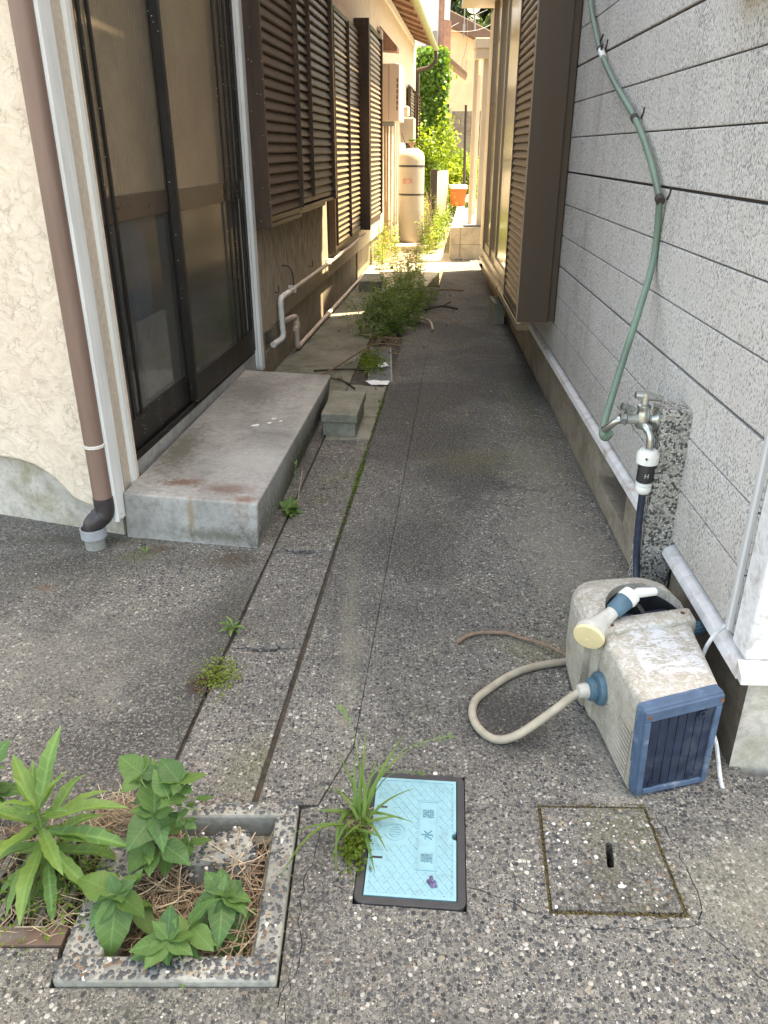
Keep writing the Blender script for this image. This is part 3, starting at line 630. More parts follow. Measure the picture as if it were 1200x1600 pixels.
# second shutter pair and its box
mb = MB(); mb.fbox(LP, 5.20, 5.26, 0, .075, .56, 2.72); mb.fbox(LP, 5.26, 7.2, 0, .03, .54, .565); mb.fbox(LP, 5.26, 7.2, 0, .03, 2.70, 2.73); mb.fbox(LP, 7.2, 7.27, 0, .17, .60, 2.82); mb.fbox(LP, 7.27, 8.62, .0, .14, .62, .68); mb.fbox(LP, 8.58, 8.62, .0, .15, .68, 2.80); mb.fbox(LP, 7.27, 8.62, 0, .15, 2.78, 2.80)
obj('shutter_frame', mb, M['brown_metal'], lh, bevel=.003)
louvre_panel(lh, LP, LU, LN, 5.27, 6.22, .06, .62, 2.66, .055, M['tan_slat'], M['brown_metal'], stile=.02, lean=.026)
louvre_panel(lh, LP, LU, LN, 6.23, 7.19, .05, .62, 2.66, .055, M['tan_slat'], M['brown_metal'], stile=.02, lean=.026)
louvre_panel(lh, LP, LU, LN, 7.28, 8.57, .14, .70, 2.76, .055, M['tan_slat'], M['brown_metal'], stile=.02, lean=.026)
# far small shutter and window
louvre_panel(lh, LP, LU, LN, 14.3, 15.7, .06, 1.3, 2.6, .06, M['tan_slat'], M['brown_metal'], stile=.1)
louvre_panel(lh, LP, LU, LN, 15.9, 16.7, .10, 1.2, 2.55, .06, M['tan_slat'], M['brown_metal'], stile=.12)
w = obj('window', MB().fbox(LP, 11.5, 13.0, 0, .05, 1.93, 2.0).fbox(LP, 11.5, 11.56, 0, .05, 2.0, 2.68).fbox(LP, 12.94, 13.0, 0, .05, 2.0, 2.68).fbox(LP, 11.5, 13.0, 0, .05, 2.68, 2.73), M['galv'], lh)
obj('pane', MB().fbox(LP, 11.56, 12.94, .0, .02, 2.0, 2.68), M['pane_beige'], w)
# roof: eave boards, gutter
mb = MB(); mb.fbox(LP, -.4, 16.3, -4.5, .38, 3.62, 3.70)
obj('roof', MB().hexa([LP(-.4, -4.5, 5.2), LP(16.3, -4.5, 5.2), LP(16.3, .40, 3.46), LP(-.4, .40, 3.46), LP(-.4, -4.5, 5.28), LP(16.3, -4.5, 5.28), LP(16.3, .40, 3.54), LP(-.4, .40, 3.54)]), M['soffit'], lh)
for L in [x * .75 for x in range(0, 22)]: obj('rafter', MB().hexa([LP(L, 0, 3.56), LP(L + .05, 0, 3.56), LP(L + .05, .36, 3.43), LP(L, .36, 3.43), LP(L, 0, 3.62), LP(L + .05, 0, 3.62), LP(L + .05, .36, 3.48), LP(L, .36, 3.48)]), M['soffit'], lh)
obj('wall_plate', MB().fbox(LP, 2.4, 16.3, 0, .025, 3.46, 3.56), M['white_wall'], lh)
mb = MB(); prof = [(.055 * math.cos(a), -.05 * math.sin(a)) for a in [math.pi * k / 8 for k in range(9)]]; prof += [(x * .9, y * .9 + .002) for x, y in prof[::-1]]
mb.prism([(.455 + x, 3.44 + y) for x, y in prof], lambda d, z: LP(-.4, d, z), lambda d, z: LP(16.5, d, z))
obj('roof_gutter', mb, M['gutter_green'], lh)
mb = MB(); mb.hexa([LP(0, -6, -.1), LP(16.8, -6, -.1), LP(16.8, -5.9, -.1), LP(0, -5.9, -.1), LP(0, -6, 3.6), LP(16.8, -6, 3.6), LP(16.8, -5.9, 3.6), LP(0, -5.9, 3.6)]); mb.fbox(LP, 16.7, 16.8, -5.9, -.25, -.1, 3.6)
obj('rear_wall', mb, M['tan'], lh)

# things on the left house
dp = thing('drainpipe', (-1.16, 2.90, 0), 'brown drainpipe down the cream wall ending in a dark elbow and grey socket', 'drainpipe')
px, py = -1.142, 2.90
obj('pipe', MB().tube([(px, py, .205), (px, py, 1.0), (px, py, 1.93)], .0375, 20), M['pvc_brown'], dp, smooth=True)
obj('pipe', MB().tube([(px, py, 1.955), (px, py, 3.45)], .0375, 20), M['pvc_brown'], dp, smooth=True)
obj('rusty_band', MB().lathe([(.039, 0), (.043, .004), (.043, .022), (.039, .026)], (px, py, 1.93), n=20).tube([(px + .03, py, 1.943), (px + .04, py + .09, 1.943)], .006), M['rust'], dp, smooth=True)
obj('clamp', MB().lathe([(.0385, 0), (.0415, .002), (.0415, .012), (.0385, .014)], (px, py, .435), n=20).tube([(px + .03, py + .01, .442), (px + .045, py + .1, .442)], .005), M['clamp'], dp, smooth=True)
obj('elbow', MB().tube(spline([(px, py, .22), (px, py, .165), (px - .01, py - .005, .14), (px - .045, py - .015, .112), (px - .054, py - .017, .085), (px - .055, py - .018, .04)], 5), .040, 20).tube(spline([(px - .012, py - .005, .14), (px - .028, py - .01, .128)], 3), .0425, 20), M['pvc_dark'], dp, smooth=True)
sx, sy = px - .055, py - .018
obj('socket', MB().lathe([(.044, .05), (.052, .05), (.052, .092), (.047, .092), (.0465, .052), (.02, .052)], (sx, sy, 0), n=24), M['pvc_grey'], dp, smooth=True)
obj('riser', MB().lathe([(.041, -.02), (.041, .055)], (sx, sy, 0), n=24), M['pvc_grey_dirty'], dp, smooth=True)

st = MB(); st.hexa([(-1.098, 2.975, -.05), (-.522, 2.868, -.05), (-.372, 4.86, -.05), LP(2.05, -.004, -.05), (-1.09, 2.985, .2), (-.512, 2.872, .2), (-.335, 4.86, .2), LP(2.0, -.004, .2)])
o = obj('entrance_step', st, M['step'], loc=(0, 0, 0), bevel=.008); tag(o, 'long grey concrete step with rust stains below the dark sliding door', 'step')
sb = thing('step_block', (-.25, 4.45, 0), 'small low concrete block with a flat cap beside the entrance step', 'concrete block')
obj('base', MB().hexa([(-.352, 4.275, 0), (-.165, 4.25, 0), (-.125, 4.69, 0), (-.315, 4.71, 0), (-.352, 4.275, .085), (-.165, 4.25, .085), (-.125, 4.69, .085), (-.315, 4.71, .085)]), M['block'], sb, bevel=.004)
obj('cap', MB().hexa([(-.36, 4.262, .085), (-.153, 4.235, .085), (-.112, 4.71, .085), (-.322, 4.735, .085), (-.36, 4.262, .135), (-.153, 4.235, .135), (-.112, 4.71, .135), (-.322, 4.735, .135)]), M['block'], sb, bevel=.005)
# flakes of paint lying on the step
for k, (x, y, s) in enumerate(((-.67, 3.86, .022), (-.60, 3.9, .013), (-.585, 3.97, .016), (-.545, 3.93, .009))):
    pts = [(x + s * math.cos(a) * rnd.uniform(.8, 1.2), y + .6 * s * math.sin(a) * rnd.uniform(.7, 1.2)) for a in [R(60 * q) for q in range(6)]]
    o = obj('paint_flake', MB().prism(pts, lambda a, b: Vector((a, b, .2005)), lambda a, b: Vector((a, b, .203 + .2 * (a - x)))), M['paper'], loc=None); tag(o, ('largest white paint flake on the grey step, nearest the door', 'white paint flake in the middle of the row on the step', 'farthest white paint flake on the grey step', 'tiniest white paint flake, nearest the step edge')[k], 'flake', 'paint flakes on the step')

wp = thing('white_drainpipe', LP(2.9, .03, 0), 'thin pale pipe along the left wall bending down in white tape to a hole', 'pipe')
obj('pipe', MB().tube([LP(2.98, .035, .50), LP(5.45, .045, .49), LP(6.4, .05, .50), LP(7.5, .06, .52)], .017, 12), M['pvc_cream'], wp, smooth=True)
obj('wrapped_bend', MB().tube(spline([LP(3.2, .035, .50), LP(3.02, .035, .502), LP(2.93, .035, .495), LP(2.915, .035, .45), LP(2.93, .035, .30), LP(2.94, .035, .235), LP(2.91, .03, .205), LP(2.85, .02, .20), LP(2.72, .01, .20)], 5), [.021 + .002 * math.sin(k * 1.9) for k in range(41)], 12), M['wrap'], wp, smooth=True)
for L in (3.35, 5.0, 5.6): obj('pipe_clip', MB().fbox(LP, L, L + .02, .0, .058, .472, .525), M['wrap'], wp)
bp = thing('beige_drainpipe', LP(3.3, .05, 0), 'beige pipe running along the foot of the left wall from the wall hole', 'pipe')
obj('pipe', MB().tube([LP(3.44, .045, .03), LP(5.0, .045, .03), LP(5.05, .045, .03), LP(7.6, .045, .03)], .019, 12), M['pvc_cream'], bp, smooth=True)
for L in (4.75, 5.3): obj('coupling', MB().tube([LP(L, .045, .03), LP(L + .09, .045, .03)], .024, 12), M['pvc_cream'], bp, smooth=True)
obj('riser', MB().tube(spline([LP(3.5, .045, .03), LP(3.42, .045, .03), LP(3.38, .045, .045), LP(3.375, .045, .09), LP(3.375, .045, .23), LP(3.37, .045, .27), LP(3.32, .03, .285), LP(3.2, -.0, .285), LP(2.8, -.1, .28)], 5), .0215, 12).tube([LP(3.375, .045, .19), LP(3.375, .045, .235)], .028, 12).tube([LP(3.375, .045, .2), LP(3.29, .05, .195)], .018, 10), M['pvc_cream'], bp, smooth=True)
for k, (L, z, h) in enumerate(((2.9, .545, .05), (4.2, .56, .05))):
    o = obj('wall_hook', MB().tube([LP(L, 0, z), LP(L, .03, z), LP(L, .03, z + h)], .004, 6), M['black']); tag(o, ('nearer' if k == 0 else 'farther') + ' thin black hook on the tan wall above the white pipe', 'hook', 'hooks above the white pipe')
o = obj('cable_end', MB().tube(spline([LP(3.15, .0, .70), LP(3.22, .03, .69), LP(3.33, .035, .64), LP(3.36, .04, .56), LP(3.36, .04, .51)]), .005, 6), M['black']); tag(o, 'short black cable sticking out of the tan wall above the white pipe', 'cable')
# louvred-off world beyond: water heater, hood, gas meter, pipes
ht = thing('water_heater', LP(9.7, .1, 1.85), 'beige wall-mounted water heater box on the far part of the left house', 'water heater')
mb = MB(); mb.fbox(LP, 9.55, 10.35, .02, .30, 1.86, 2.58)
obj('casing', mb, M['heater'], ht, bevel=.01)
obj('seam', MB().fbox(LP, 9.546, 9.55, .15, .156, 1.88, 2.56), M['soffit'], ht)
for k in range(6): obj('vent_slot', MB().fbox(LP, 9.545, 9.551, .262, .278, 2.0 + k * .07, 2.05 + k * .07), M['black'], ht)
obj('valve', MB().fbox(LP, 9.6, 9.85, .06, .22, 1.80, 1.86), M['galv'], ht)
for d in (.08, .12, .17): obj('pipe', MB().tube([LP(9.7, d, 1.82), LP(9.72, d, .2)], .018, 8), M['copper'] if d < .15 else M['pvc_cream'], ht, smooth=True)
hd = thing('vent_hood', LP(9.9, .1, 2.75), 'brown flap hood on a pipe above the beige water heater', 'vent hood')
mb = MB(); mb.hexa([LP(9.5, .03, 2.74), LP(9.8, .03, 2.74), LP(9.8, .27, 2.72), LP(9.5, .27, 2.72), LP(9.5, .03, 3.03), LP(9.8, .03, 3.03), LP(9.8, .27, 2.78), LP(9.5, .27, 2.78)])
obj('hood', mb, M['soffit'], hd); obj('pipe', MB().tube([LP(9.45, .06, 2.58), LP(9.45, .06, 2.95), LP(9.45, .0, 3.0)], .022, 10), M['carport'], hd, smooth=True)
mt = thing('gas_meter', LP(13.2, .1, 1.2), 'pale gas meter with pipes on the wall behind the gas cylinder', 'gas meter')
obj('body', MB().fbox(LP, 12.4, 12.9, .06, .30, 1.60, 2.0), M['cylinder'], mt, bevel=.02)
obj('head', MB().fbox(LP, 11.9, 12.2, .06, .24, 2.0, 2.16), M['carport'], mt, bevel=.02)
for L in (11.3, 11.7, 12.0): obj('pipe', MB().tube([LP(L, .07, .3), LP(L, .07, 2.05), LP(L + .4, .09, 2.08)], .022, 8), M['pvc_cream'], mt, smooth=True)
o = obj('drop_wire', MB().tube(spline([LP(12.35, .1, 1.75), LP(12.2, .2, 1.5), LP(12.4, .25, 1.3), LP(12.7, .3, 1.25)]), .008, 6), M['black']); tag(o, 'black wire hanging by the gas meter behind the gas cylinder', 'wire')
dw = thing('house_downpipe', LP(16.6, .1, 0), 'brown downpipe under the eave at the far end of the left house', 'downpipe')
obj('pipe', MB().tube(spline([LP(16.35, .45, 3.40), LP(16.4, .45, 3.22), LP(16.5, .3, 3.1), LP(16.65, .06, 3.05), LP(16.68, .06, 2.9), LP(16.68, .06, 1.2)], 4), .04, 10), M['dark_wood'], dw, smooth=True)

# gas cylinder
gc = thing('gas_cylinder', (.42, 13.7, .1), 'tall greige gas cylinder with red lettering standing by the left house', 'gas cylinder')
cx, cy, cr = .445, 13.7, .205
obj('tank', MB().lathe([(.17, .10), (.2, .12), (cr, .15), (cr, 1.33), (.2, 1.40), (.17, 1.46), (.11, 1.50), (.04, 1.515), (.0001, 1.516)], (cx, cy, 0), n=36), M['cylinder'], gc, smooth=True)
for z in (.82, 1.24): obj('strap', MB().lathe([(cr, 0), (cr + .004, .002), (cr + .004, .028), (cr, .03)], (cx, cy, z), n=36), M['black'], gc, smooth=True)
obj('valve', MB().lathe([(.03, 0), (.03, .05), (.02, .06), (.02, .1)], (cx, cy, 1.51), n=12).box((cx - .05, cy - .02, 1.56), (cx + .05, cy + .02, 1.60)), M['copper'], gc)
obj('handwheel', MB().lathe([(.02, 0), (.05, .005), (.05, .03), (.02, .035)], (cx, cy, 1.61), n=12), M['leaf_ivy'], gc)
def cyl_place(zc, a0, s=1):
    def p(v):
        a = -math.pi / 2 + a0 + v.x / cr; return Vector((cx + math.cos(a) * (cr + .003 + v.z), cy + math.sin(a) * (cr + .003 + v.z), zc + v.y))
    return p
obj('lettering', text_mb('ガス', .10, cyl_place(1.03, -.38)), M['red'], gc)
pd = thing('cylinder_base', (.44, 13.5, 0), 'pale concrete pads under the gas cylinder among the weeds', 'concrete pad')
obj('slab', MB().box((.18, 13.1, .02), (.72, 13.95, .1)), M['ivory_block'], pd, bevel=.01)
obj('foot', MB().box((.2, 13.0, -.02), (.35, 13.2, .02)).box((.5, 13.0, -.02), (.68, 13.2, .02)), M['grey_block'], pd)
ob = obj('kerb_block', MB().hexa([(-.285, 9.3, 0), (-.03, 9.3, 0), (.0, 9.95, 0), (-.25, 9.95, 0), (-.285, 9.3, .115), (-.03, 9.3, .115), (.0, 9.95, .115), (-.25, 9.95, .115)]), M['block'], bevel=.008); tag(ob, 'low mossy concrete block at the left wall where the sunlight begins', 'concrete block')
# ---------------------------------------------------------------- right house
rh = thing('white_sided_house', (1.2, 3.0, 0), 'white rough sided house on the right with a brown shutter box', 'house')
ZS = [.345, .523, .697, .866, 1.038, 1.210, 1.381, 1.558, 1.731, 1.905, 2.08, 2.25, 2.42, 2.6, 2.77, 2.95]
for k in range(len(ZS) - 1):
    g = .0045 if k % 3 == 0 else .002
    mb = MB(); mb.fbox(RP, -.895, 8.5, -.12, .02, ZS[k] + (.0045 if k % 3 == 0 else .002), ZS[k + 1] - (.0045 if (k + 1) % 3 == 0 else .002))
    obj('siding_board', mb, M['siding'], rh, bevel=.0035)
obj('backing_wall', MB().fbox(RP, -.88, 8.48, -.2, .008, .33, 3.0), M['dark_wood'], rh)
obj('corner_board', MB().fbox(RP, -1.005, -.915, -.13, .026, .345, 3.0), M['siding_corner'], rh, bevel=.006)
# foundation with a vent
fnd = MB()
for a, b, z0, z1 in ((-1.0, .28, -.1, .315), (.28, .80, -.1, .10), (.28, .80, .27, .315), (.80, 8.5, -.1, .315)): fnd.fbox(RP, a, b, -.25, .0, z0, z1)
obj('foundation', fnd, M['foundation'], rh)
v_ = obj('foundation_vent', MB().fbox(RP, .28, .80, -.25, -.2, .10, .27), M['interior'], rh)
obj('vent_screen', MB().fbox(RP, .3, .42, -.12, -.1, .11, .26), M['black'], v_)
# drip edge: sloping grey-white strip in lengths
for a, b in ((-1.02, -.55), (-.548, .4), (.402, 2.4), (2.402, 5.0), (5.002, 8.5)):
    obj('drip_edge', MB().hexa([RP(a, -.02, .303), RP(b, -.02, .303), RP(b, .045, .298), RP(a, .045, .298), RP(a, -.02, .345), RP(b, -.02, .345), RP(b, .038, .322), RP(a, .038, .322)]), M['strip'], rh, bevel=.002)
# front face going right from the corner
FX = RP(-1.0, 0, 0)
def RFP(s, d, z): return FX + (-RN) * s - RU * d + Vector((0, 0, z))
for k in range(len(ZS) - 1):
    obj('siding_board', MB().fbox(RFP, .135, 4, -.12, .006, ZS[k] + .0045, ZS[k + 1] - .002), M['siding'], rh, bevel=.0035)
obj('front_foundation', MB().fbox(RFP, .0, 4, -.25, .002, -.1, .3155), M['footing'], rh)
obj('drip_edge', MB().hexa([RFP(-.042, 0, .303), RFP(4, 0, .303), RFP(4, .045, .298), RFP(-.042, .045, .298), RFP(-.042, 0, .345), RFP(4, 0, .345), RFP(4, .038, .322), RFP(-.042, .038, .322)]), M['strip'], rh, bevel=.002)
# shutter box
mb = MB(); mb.fbox(RP, 2.20, 2.225, .07, .255, .54, 2.95); mb.fbox(RP, 2.22, 2.24, .028, .07, .54, 2.95); mb.fbox(RP, 2.245, 2.26, .02, .028, .54, 2.95); mb.fbox(RP, 2.225, 3.1, .2, .255, .54, .57); mb.fbox(RP, 2.225, 3.15, .02, .2, .54, .56); mb.fbox(RP, 3.1, 3.15, .02, .25, .56, 2.95)
obj('shutter_box', mb, M['brown_box'], rh, bevel=.002)
obj('box_edge', MB().fbox(RP, 2.2, 2.225, .2555, .262, .55, 2.95), M['tan_rslat'], rh)
louvre_panel(rh, RP, RU, RN, 2.225, 3.10, .245, .60, 2.93, .0445, M['tan_rslat'], M['brown_box'], stile=.004, end0=False, end1=False, lean=.018)
# sliding window beyond the box
mb = MB(); mb.fbox(RP, 3.2, 7.4, .02, .10, .33, .40); mb.fbox(RP, 7.32, 7.4, .02, .10, .40, 2.95); mb.fbox(RP, 3.2, 3.26, .02, .10, .40, 2.95); mb.fbox(RP, 3.2, 7.4, .02, .13, .28, .33)
wf = obj('window', mb, M['win_beige'], rh, bevel=.003)
for a, b, d in ((3.26, 4.6, .05), (4.55, 5.9, .07), (5.85, 6.65, .05), (6.6, 7.32, .07)):
    s_ = obj('sash', MB().fbox(RP, a, a + .06, d - .02, d + .01, .40, 2.95).fbox(RP, b - .06, b, d - .02, d + .01, .40, 2.95).fbox(RP, a + .06, b - .06, d - .02, d + .01, .40, .48), M['win_beige'], wf)
    s_.parent = wf
    obj('pane', MB().fbox(RP, a + .06, b - .06, d - .012, d - .004, .48, 2.95), M['pane_beige'], wf)
obj('end_board', MB().fbox(RP, 7.45, 8.52, .021, .05, .345, 2.98), M['carport'], rh, bevel=.003)
# lower eave; unseen upper storeys sized and cut to shade the alley, leaving a sun slit
obj('lower_eave', MB().fbox(RP, 3.2, 8.75, -.3, .40, 3.075, 3.24), M['carport'], rh, bevel=.006)
obj('lower_roof', MB().hexa([RP(3.2, -.3, 3.24), RP(8.75, -.3, 3.24), RP(8.75, .40, 3.24), RP(3.2, .40, 3.24), RP(3.2, -.3, 3.4), RP(8.75, -.3, 3.4), RP(8.75, .38, 3.27), RP(3.2, .38, 3.27)]), M['roof_brown'], rh)
k_ = math.tan(R(90 - SUN_AZ))
near = [(.935, 1.6), (1.21, 8.60), (1.21 + 6, 8.60 + 6 * k_), (7.2, 1.6)]
far = [(1.22, 8.60 + .11), (1.335, 11.05), (1.335 + 6, 11.05 + 6 * k_), (1.22 + 6, 8.71 + 6 * k_)]
obj('shading_upper_storey', MB().prism(near, lambda x, y: Vector((x, y, 3.0)), lambda x, y: Vector((x, y, 8.8))), M['siding'], rh)
obj('shading_upper_storey', MB().prism(far, lambda x, y: Vector((x, y, 3.41)), lambda x, y: Vector((x, y, 5.95))), M['siding'], rh)

# things on and by the right house
hp = thing('green_pipe', RP(1.2, .05, 1.2), 'faded green vinyl pipe snaking down the white siding to the tap', 'pipe')
gp = [RP(2.05, .045, 2.30), RP(1.86, .045, 2.12), RP(1.705, .045, 2.017), RP(1.529, .045, 1.913), RP(1.182, .045, 1.767), RP(0.718, .045, 1.606), RP(0.434, .045, 1.475), RP(0.232, .045, 1.345)]
g2 = [RP(0.232, .045, 1.345), (.947, 2.86, 1.156), (.877, 2.72, 1.009), (.808, 2.60, .870), (.737, 2.47, .723), (.714, 2.42, .682), (.706, 2.39, .662), (.710, 2.362, .664), (.716, 2.34, .688)]
obj('pipe', MB().tube(spline(gp, 6), .0118, 12).tube(spline(g2, 6), .0118, 12), M['green_pipe'], hp, smooth=True)
obj('sleeve', MB().tube([RP(1.529, .045, 1.913), RP(1.439, .045, 1.875)], .0145, 12), M['wrap'], hp, smooth=True)
for L, z in ((1.529, 1.913), (0.718, 1.606), (0.232, 1.345)):
    c = RP(L, .045, z); obj('clip', MB().tube([c + Vector((0, .012, .006)), c - Vector((0, .012, .006))], .0155, 12).tube([c + Vector((.02, -.012, .0)), c + Vector((.022, -.03, .022)), c + Vector((.02, -.036, .036))], .0035, 6), M['dark_wood'], hp, smooth=True)
o = obj('wall_hook', MB().tube(spline([RP(1.50, .02, 1.90), RP(1.5, .045, 1.90), RP(1.47, .05, 1.925), RP(1.52, .05, 1.945), RP(1.47, .05, 1.965)]), .005, 6), M['black']); tag(o, 'bent black hook on the white siding right of the green pipe', 'hook')
# standpipe pillar
pl = MB(); a0 = (.844, 2.26); pw = .104
pl.box((a0[0], a0[1], -.02), (a0[0] + pw, a0[1] + .105, .785))
o = obj('tap_pillar', pl, M['terrazzo'], bevel=.006); tag(o, 'square black and white terrazzo post holding the tap at the right wall', 'post')
tp = thing('tap', (.85, 2.44, .68), 'chrome tap with two handles fixed to the terrazzo post', 'tap')
ty = 2.312; bx, bz = .800, .742
obj('flange', MB().lathe([(.034, 0), (.034, .004), (.02, .012), (.016, .02)], (.8435, ty, bz), (-1, 0, 0), 20), M['chrome'], tp, smooth=True)
obj('body', MB().tube([(.84, ty, bz), (bx, ty, bz)], .0135, 14).lathe([(.014, -.03), (.021, -.02), (.023, 0), (.02, .022), (.018, .03), (.02, .034), (.02, .045), (.012, .05)], (bx, ty, bz), n=18).tube([(bx, ty, bz), (bx - .05, ty, bz + .002), (bx - .055, ty, bz + .002)], [.016, .016, .022], 14).lathe([(.019, 0), (.019, .018), (.014, .02)], (bx - .053, ty, bz + .002), (-1, 0, 0), 6), M['chrome'], tp, smooth=True)
obj('handle', MB().lathe([(.012, 0), (.012, .02), (.016, .02), (.016, .036), (.006, .042)], (bx, ty, bz + .045), n=14).tube([(bx - .032, ty, bz + .078), (bx, ty, bz + .075), (bx + .05, ty - .005, bz + .066)], [.011, .015, .0095], 10), M['chrome'], tp, smooth=True)
obj('handle', MB().tube([(bx - .045, ty, bz + .01), (bx - .05, ty - .002, bz + .035)], .008, 10).tube([(bx - .07, ty, bz + .042), (bx - .03, ty, bz + .03)], [.012, .009], 10), M['chrome'], tp, smooth=True)
obj('spout', MB().tube(spline([(bx + .004, ty - .01, bz - .015), (bx + .014, ty - .035, bz - .03), (bx + .018, ty - .045, bz - .055), (bx + .018, ty - .045, bz - .10)], 5), [.014] * 5 + [.0115] * 11, 12), M['chrome'], tp, smooth=True)
obj('inlet_arm', MB().tube(spline([(bx - .06, ty, bz + .002), (bx - .08, ty + .0, bz - .006), (bx - .095, ty + .015, bz - .028), Vector((bx - .105, ty + .035, bz - .045))], 5), .0115, 12), M['chrome'], tp, smooth=True)
sxx, syy = bx + .018, ty - .045; CZ = bz - .695
hf = thing('hose_connector', (sxx, syy, .5), 'white and black snap connector hanging under the chrome tap', 'hose connector')
obj('collar', MB().lathe([(.026, .0), (.034, .004), (.034, .034), (.026, .046), (.014, .048)], (sxx, syy, .565 + CZ), n=24), M['white_plastic'], hf, smooth=True)
obj('screw', MB().tube([(sxx - .014, syy - .03, .592 + CZ), (sxx - .016, syy - .037, .592 + CZ)], .0035, 8), M['rust'], hf)
obj('lock_ring', MB().lathe([(.02, 0), (.0255, .004), (.0255, .056), (.024, .062)], (sxx, syy, .504 + CZ), n=24), M['black'], hf, smooth=True)
obj('lettering', text_mb('H', .02, lambda v: Vector((sxx - .004 + v.x, syy - .0262 - v.z, .532 + CZ + v.y))), M['nozzle_grey'], hf)
obj('end_nut', MB().lathe([(.013, 0), (.02, .004), (.0245, .012), (.0245, .026), (.022, .029), (.0255, .031), (.0255, .038), (.022, .041)], (sxx, syy, .464 + CZ), n=24), M['white_plastic'], hf, smooth=True)
fh = obj('feed_hose', MB().tube(spline([(sxx, syy, .475 + CZ), (sxx + .003, syy - .005, .38), (sxx + .008, syy - .03, .25), (sxx + .0, syy - .12, .16), (sxx - .04, syy - .22, .13)], 6), .0115, 12), M['hose_blue'], smooth=True); tag(fh, 'dark blue hose dropping from the tap connector into the hose reel', 'hose')
# conduit and cable at the corner
cdt = thing('cable_conduit', RP(-.83, .03, .6), 'flat white cable conduit running down the near end of the siding', 'conduit')
obj('cover', MB().prism([(.0, 0), (.0, .012), (.006, .018), (.022, .018), (.028, .012), (.028, 0)], lambda a, b: RP(-.895 + a * .8, .0205 + b * .8, .36), lambda a, b: RP(-.878 + a * .8, .0205 + b * .8, 2.9)), M['pvc_white'], cdt, smooth=True)
obj('cable', MB().tube(spline([RP(-.885, .035, .37), RP(-.875, .06, .32), RP(-.875, .075, .25), RP(-.90, .08, .17), RP(-.93, .075, .11)], 6), .0055, 8), M['wire'], cdt, smooth=True)
obj('cable', MB().tube(spline([RP(-1.0, .07, .13), RP(-1.025, .06, .10), RP(-1.03, .05, .06), RP(-1.06, .045, .012), RP(-1.085, .045, -.0)], 6), .0055, 8), M['wire'], cdt, smooth=True)
o = obj('meter_cabinet', MB().fbox(RP, -.05, .35, .02, .12, 1.86, 2.3), M['pvc_cream'], bevel=.005); o.location = (0, 0, 0); tag(o, 'brown edged box high on the white siding at the right border', 'box')
o.location = Vector((-.0, -.55, .0))
# hollow block at the wall
hb = MB(); bx0, bx1, by0, by1 = 1.035, 1.14, 7.42, 7.82
o = thing('hollow_block', (1.09, 7.6, 0), 'grey hollow concrete block standing by the right wall past the shutter box', 'concrete block')
obj('side', MB().box((1.035, 7.45, 0), (1.06, 7.84, .19)), M['block'], o, bevel=.003); obj('side', MB().box((1.11, 7.45, 0), (1.135, 7.84, .19)), M['block'], o, bevel=.003)
for k in range(4): obj('web', MB().box((1.06, 7.45 + k * .12, 0), (1.11, 7.48 + k * .12, .19)), M['block'], o)
# ---------------------------------------------------------------- hose reel lying on its back
reel = thing('hose_reel', (.735, 1.74, 0), 'weathered beige hose reel box lying with its blue base towards the camera', 'hose reel')
def sect(tl, tr, br, bl, r=.02, n=4):
    # rounded quad section through four corner points
    P = [Vector(p) for p in (tl, tr, br, bl)]; out = []
    for i in range(4):
        p = P[i]; a = (P[i - 1] - p).normalized() * r; b = (P[(i + 1) % 4] - p).normalized() * r
        for k in range(n + 1):
            t = k / n; out.append(p + a * (1 - t) ** 2 + b * t ** 2)
    return out
def loft(secs, cap0=True, cap1=True):
    mb = MB(); n = len(secs[0]); v = [p for s in secs for p in s]; f = []
    for i in range(len(secs) - 1):
        for j in range(n): f.append((i * n + j, i * n + (j + 1) % n, (i + 1) * n + (j + 1) % n, (i + 1) * n + j))
    if cap0: f.append(list(range(n))[::-1])
    if cap1: f.append(list(range((len(secs) - 1) * n, len(secs) * n)))
    return mb.add(v, f)
def cut(o, cutter):
    m = o.modifiers.new('cut', 'BOOLEAN'); m.object = cutter; m.operation = 'DIFFERENCE'; m.solver = 'EXACT'
    bpy.context.view_layer.update(); dg = bpy.context.evaluated_depsgraph_get()
    me = bpy.data.meshes.new_from_object(o.evaluated_get(dg)); o.modifiers.remove(m); o.data = me
    bpy.data.objects.remove(cutter)
# base plate corners
TL, TR, BR, BL = Vector((.618, 1.487, .287)), Vector((.834, 1.545, .302)), Vector((.838, 1.553, .004)), Vector((.634, 1.502, .004))
dn = (TR - TL).cross(BL - TL).normalized(); dn = dn if dn.y < 0 else -dn          # outward, towards the camera
rail = [sect(TL - dn * t + k[0], TR - dn * t + k[1], BR - dn * t + k[2], BL - dn * t + k[3], .014) for t, k in ((.028, [Vector()] * 4), (.004, [Vector()] * 4), (0, [Vector((.004, 0, -.004)), Vector((-.004, 0, -.004)), Vector((-.004, 0, .004)), Vector((.004, 0, .004))]))]
bp_ = obj('base_plate', loft(rail), M['reel_blue'], reel, smooth=True)
def onp(u, v, h=0):          # point on the base plate, u across, v up
    a = BL + (BR - BL) * u; b = TL + (TR - TL) * u; return a + (b - a) * v + dn * h
frame_ = MB()
for (u0, u1, v0, v1) in ((.02, .98, .87, .98), (.02, .10, .02, .87), (.90, .98, .02, .87), (.10, .90, .02, .08)):
    frame_.hexa([onp(u0, v0, -.002), onp(u1, v0, -.002), onp(u1, v1, -.002), onp(u0, v1, -.002), onp(u0, v0, .008), onp(u1, v0, .008), onp(u1, v1, .008), onp(u0, v1, .008)])
obj('base_rim', frame_, M['reel_blue'], bp_, bevel=.003)
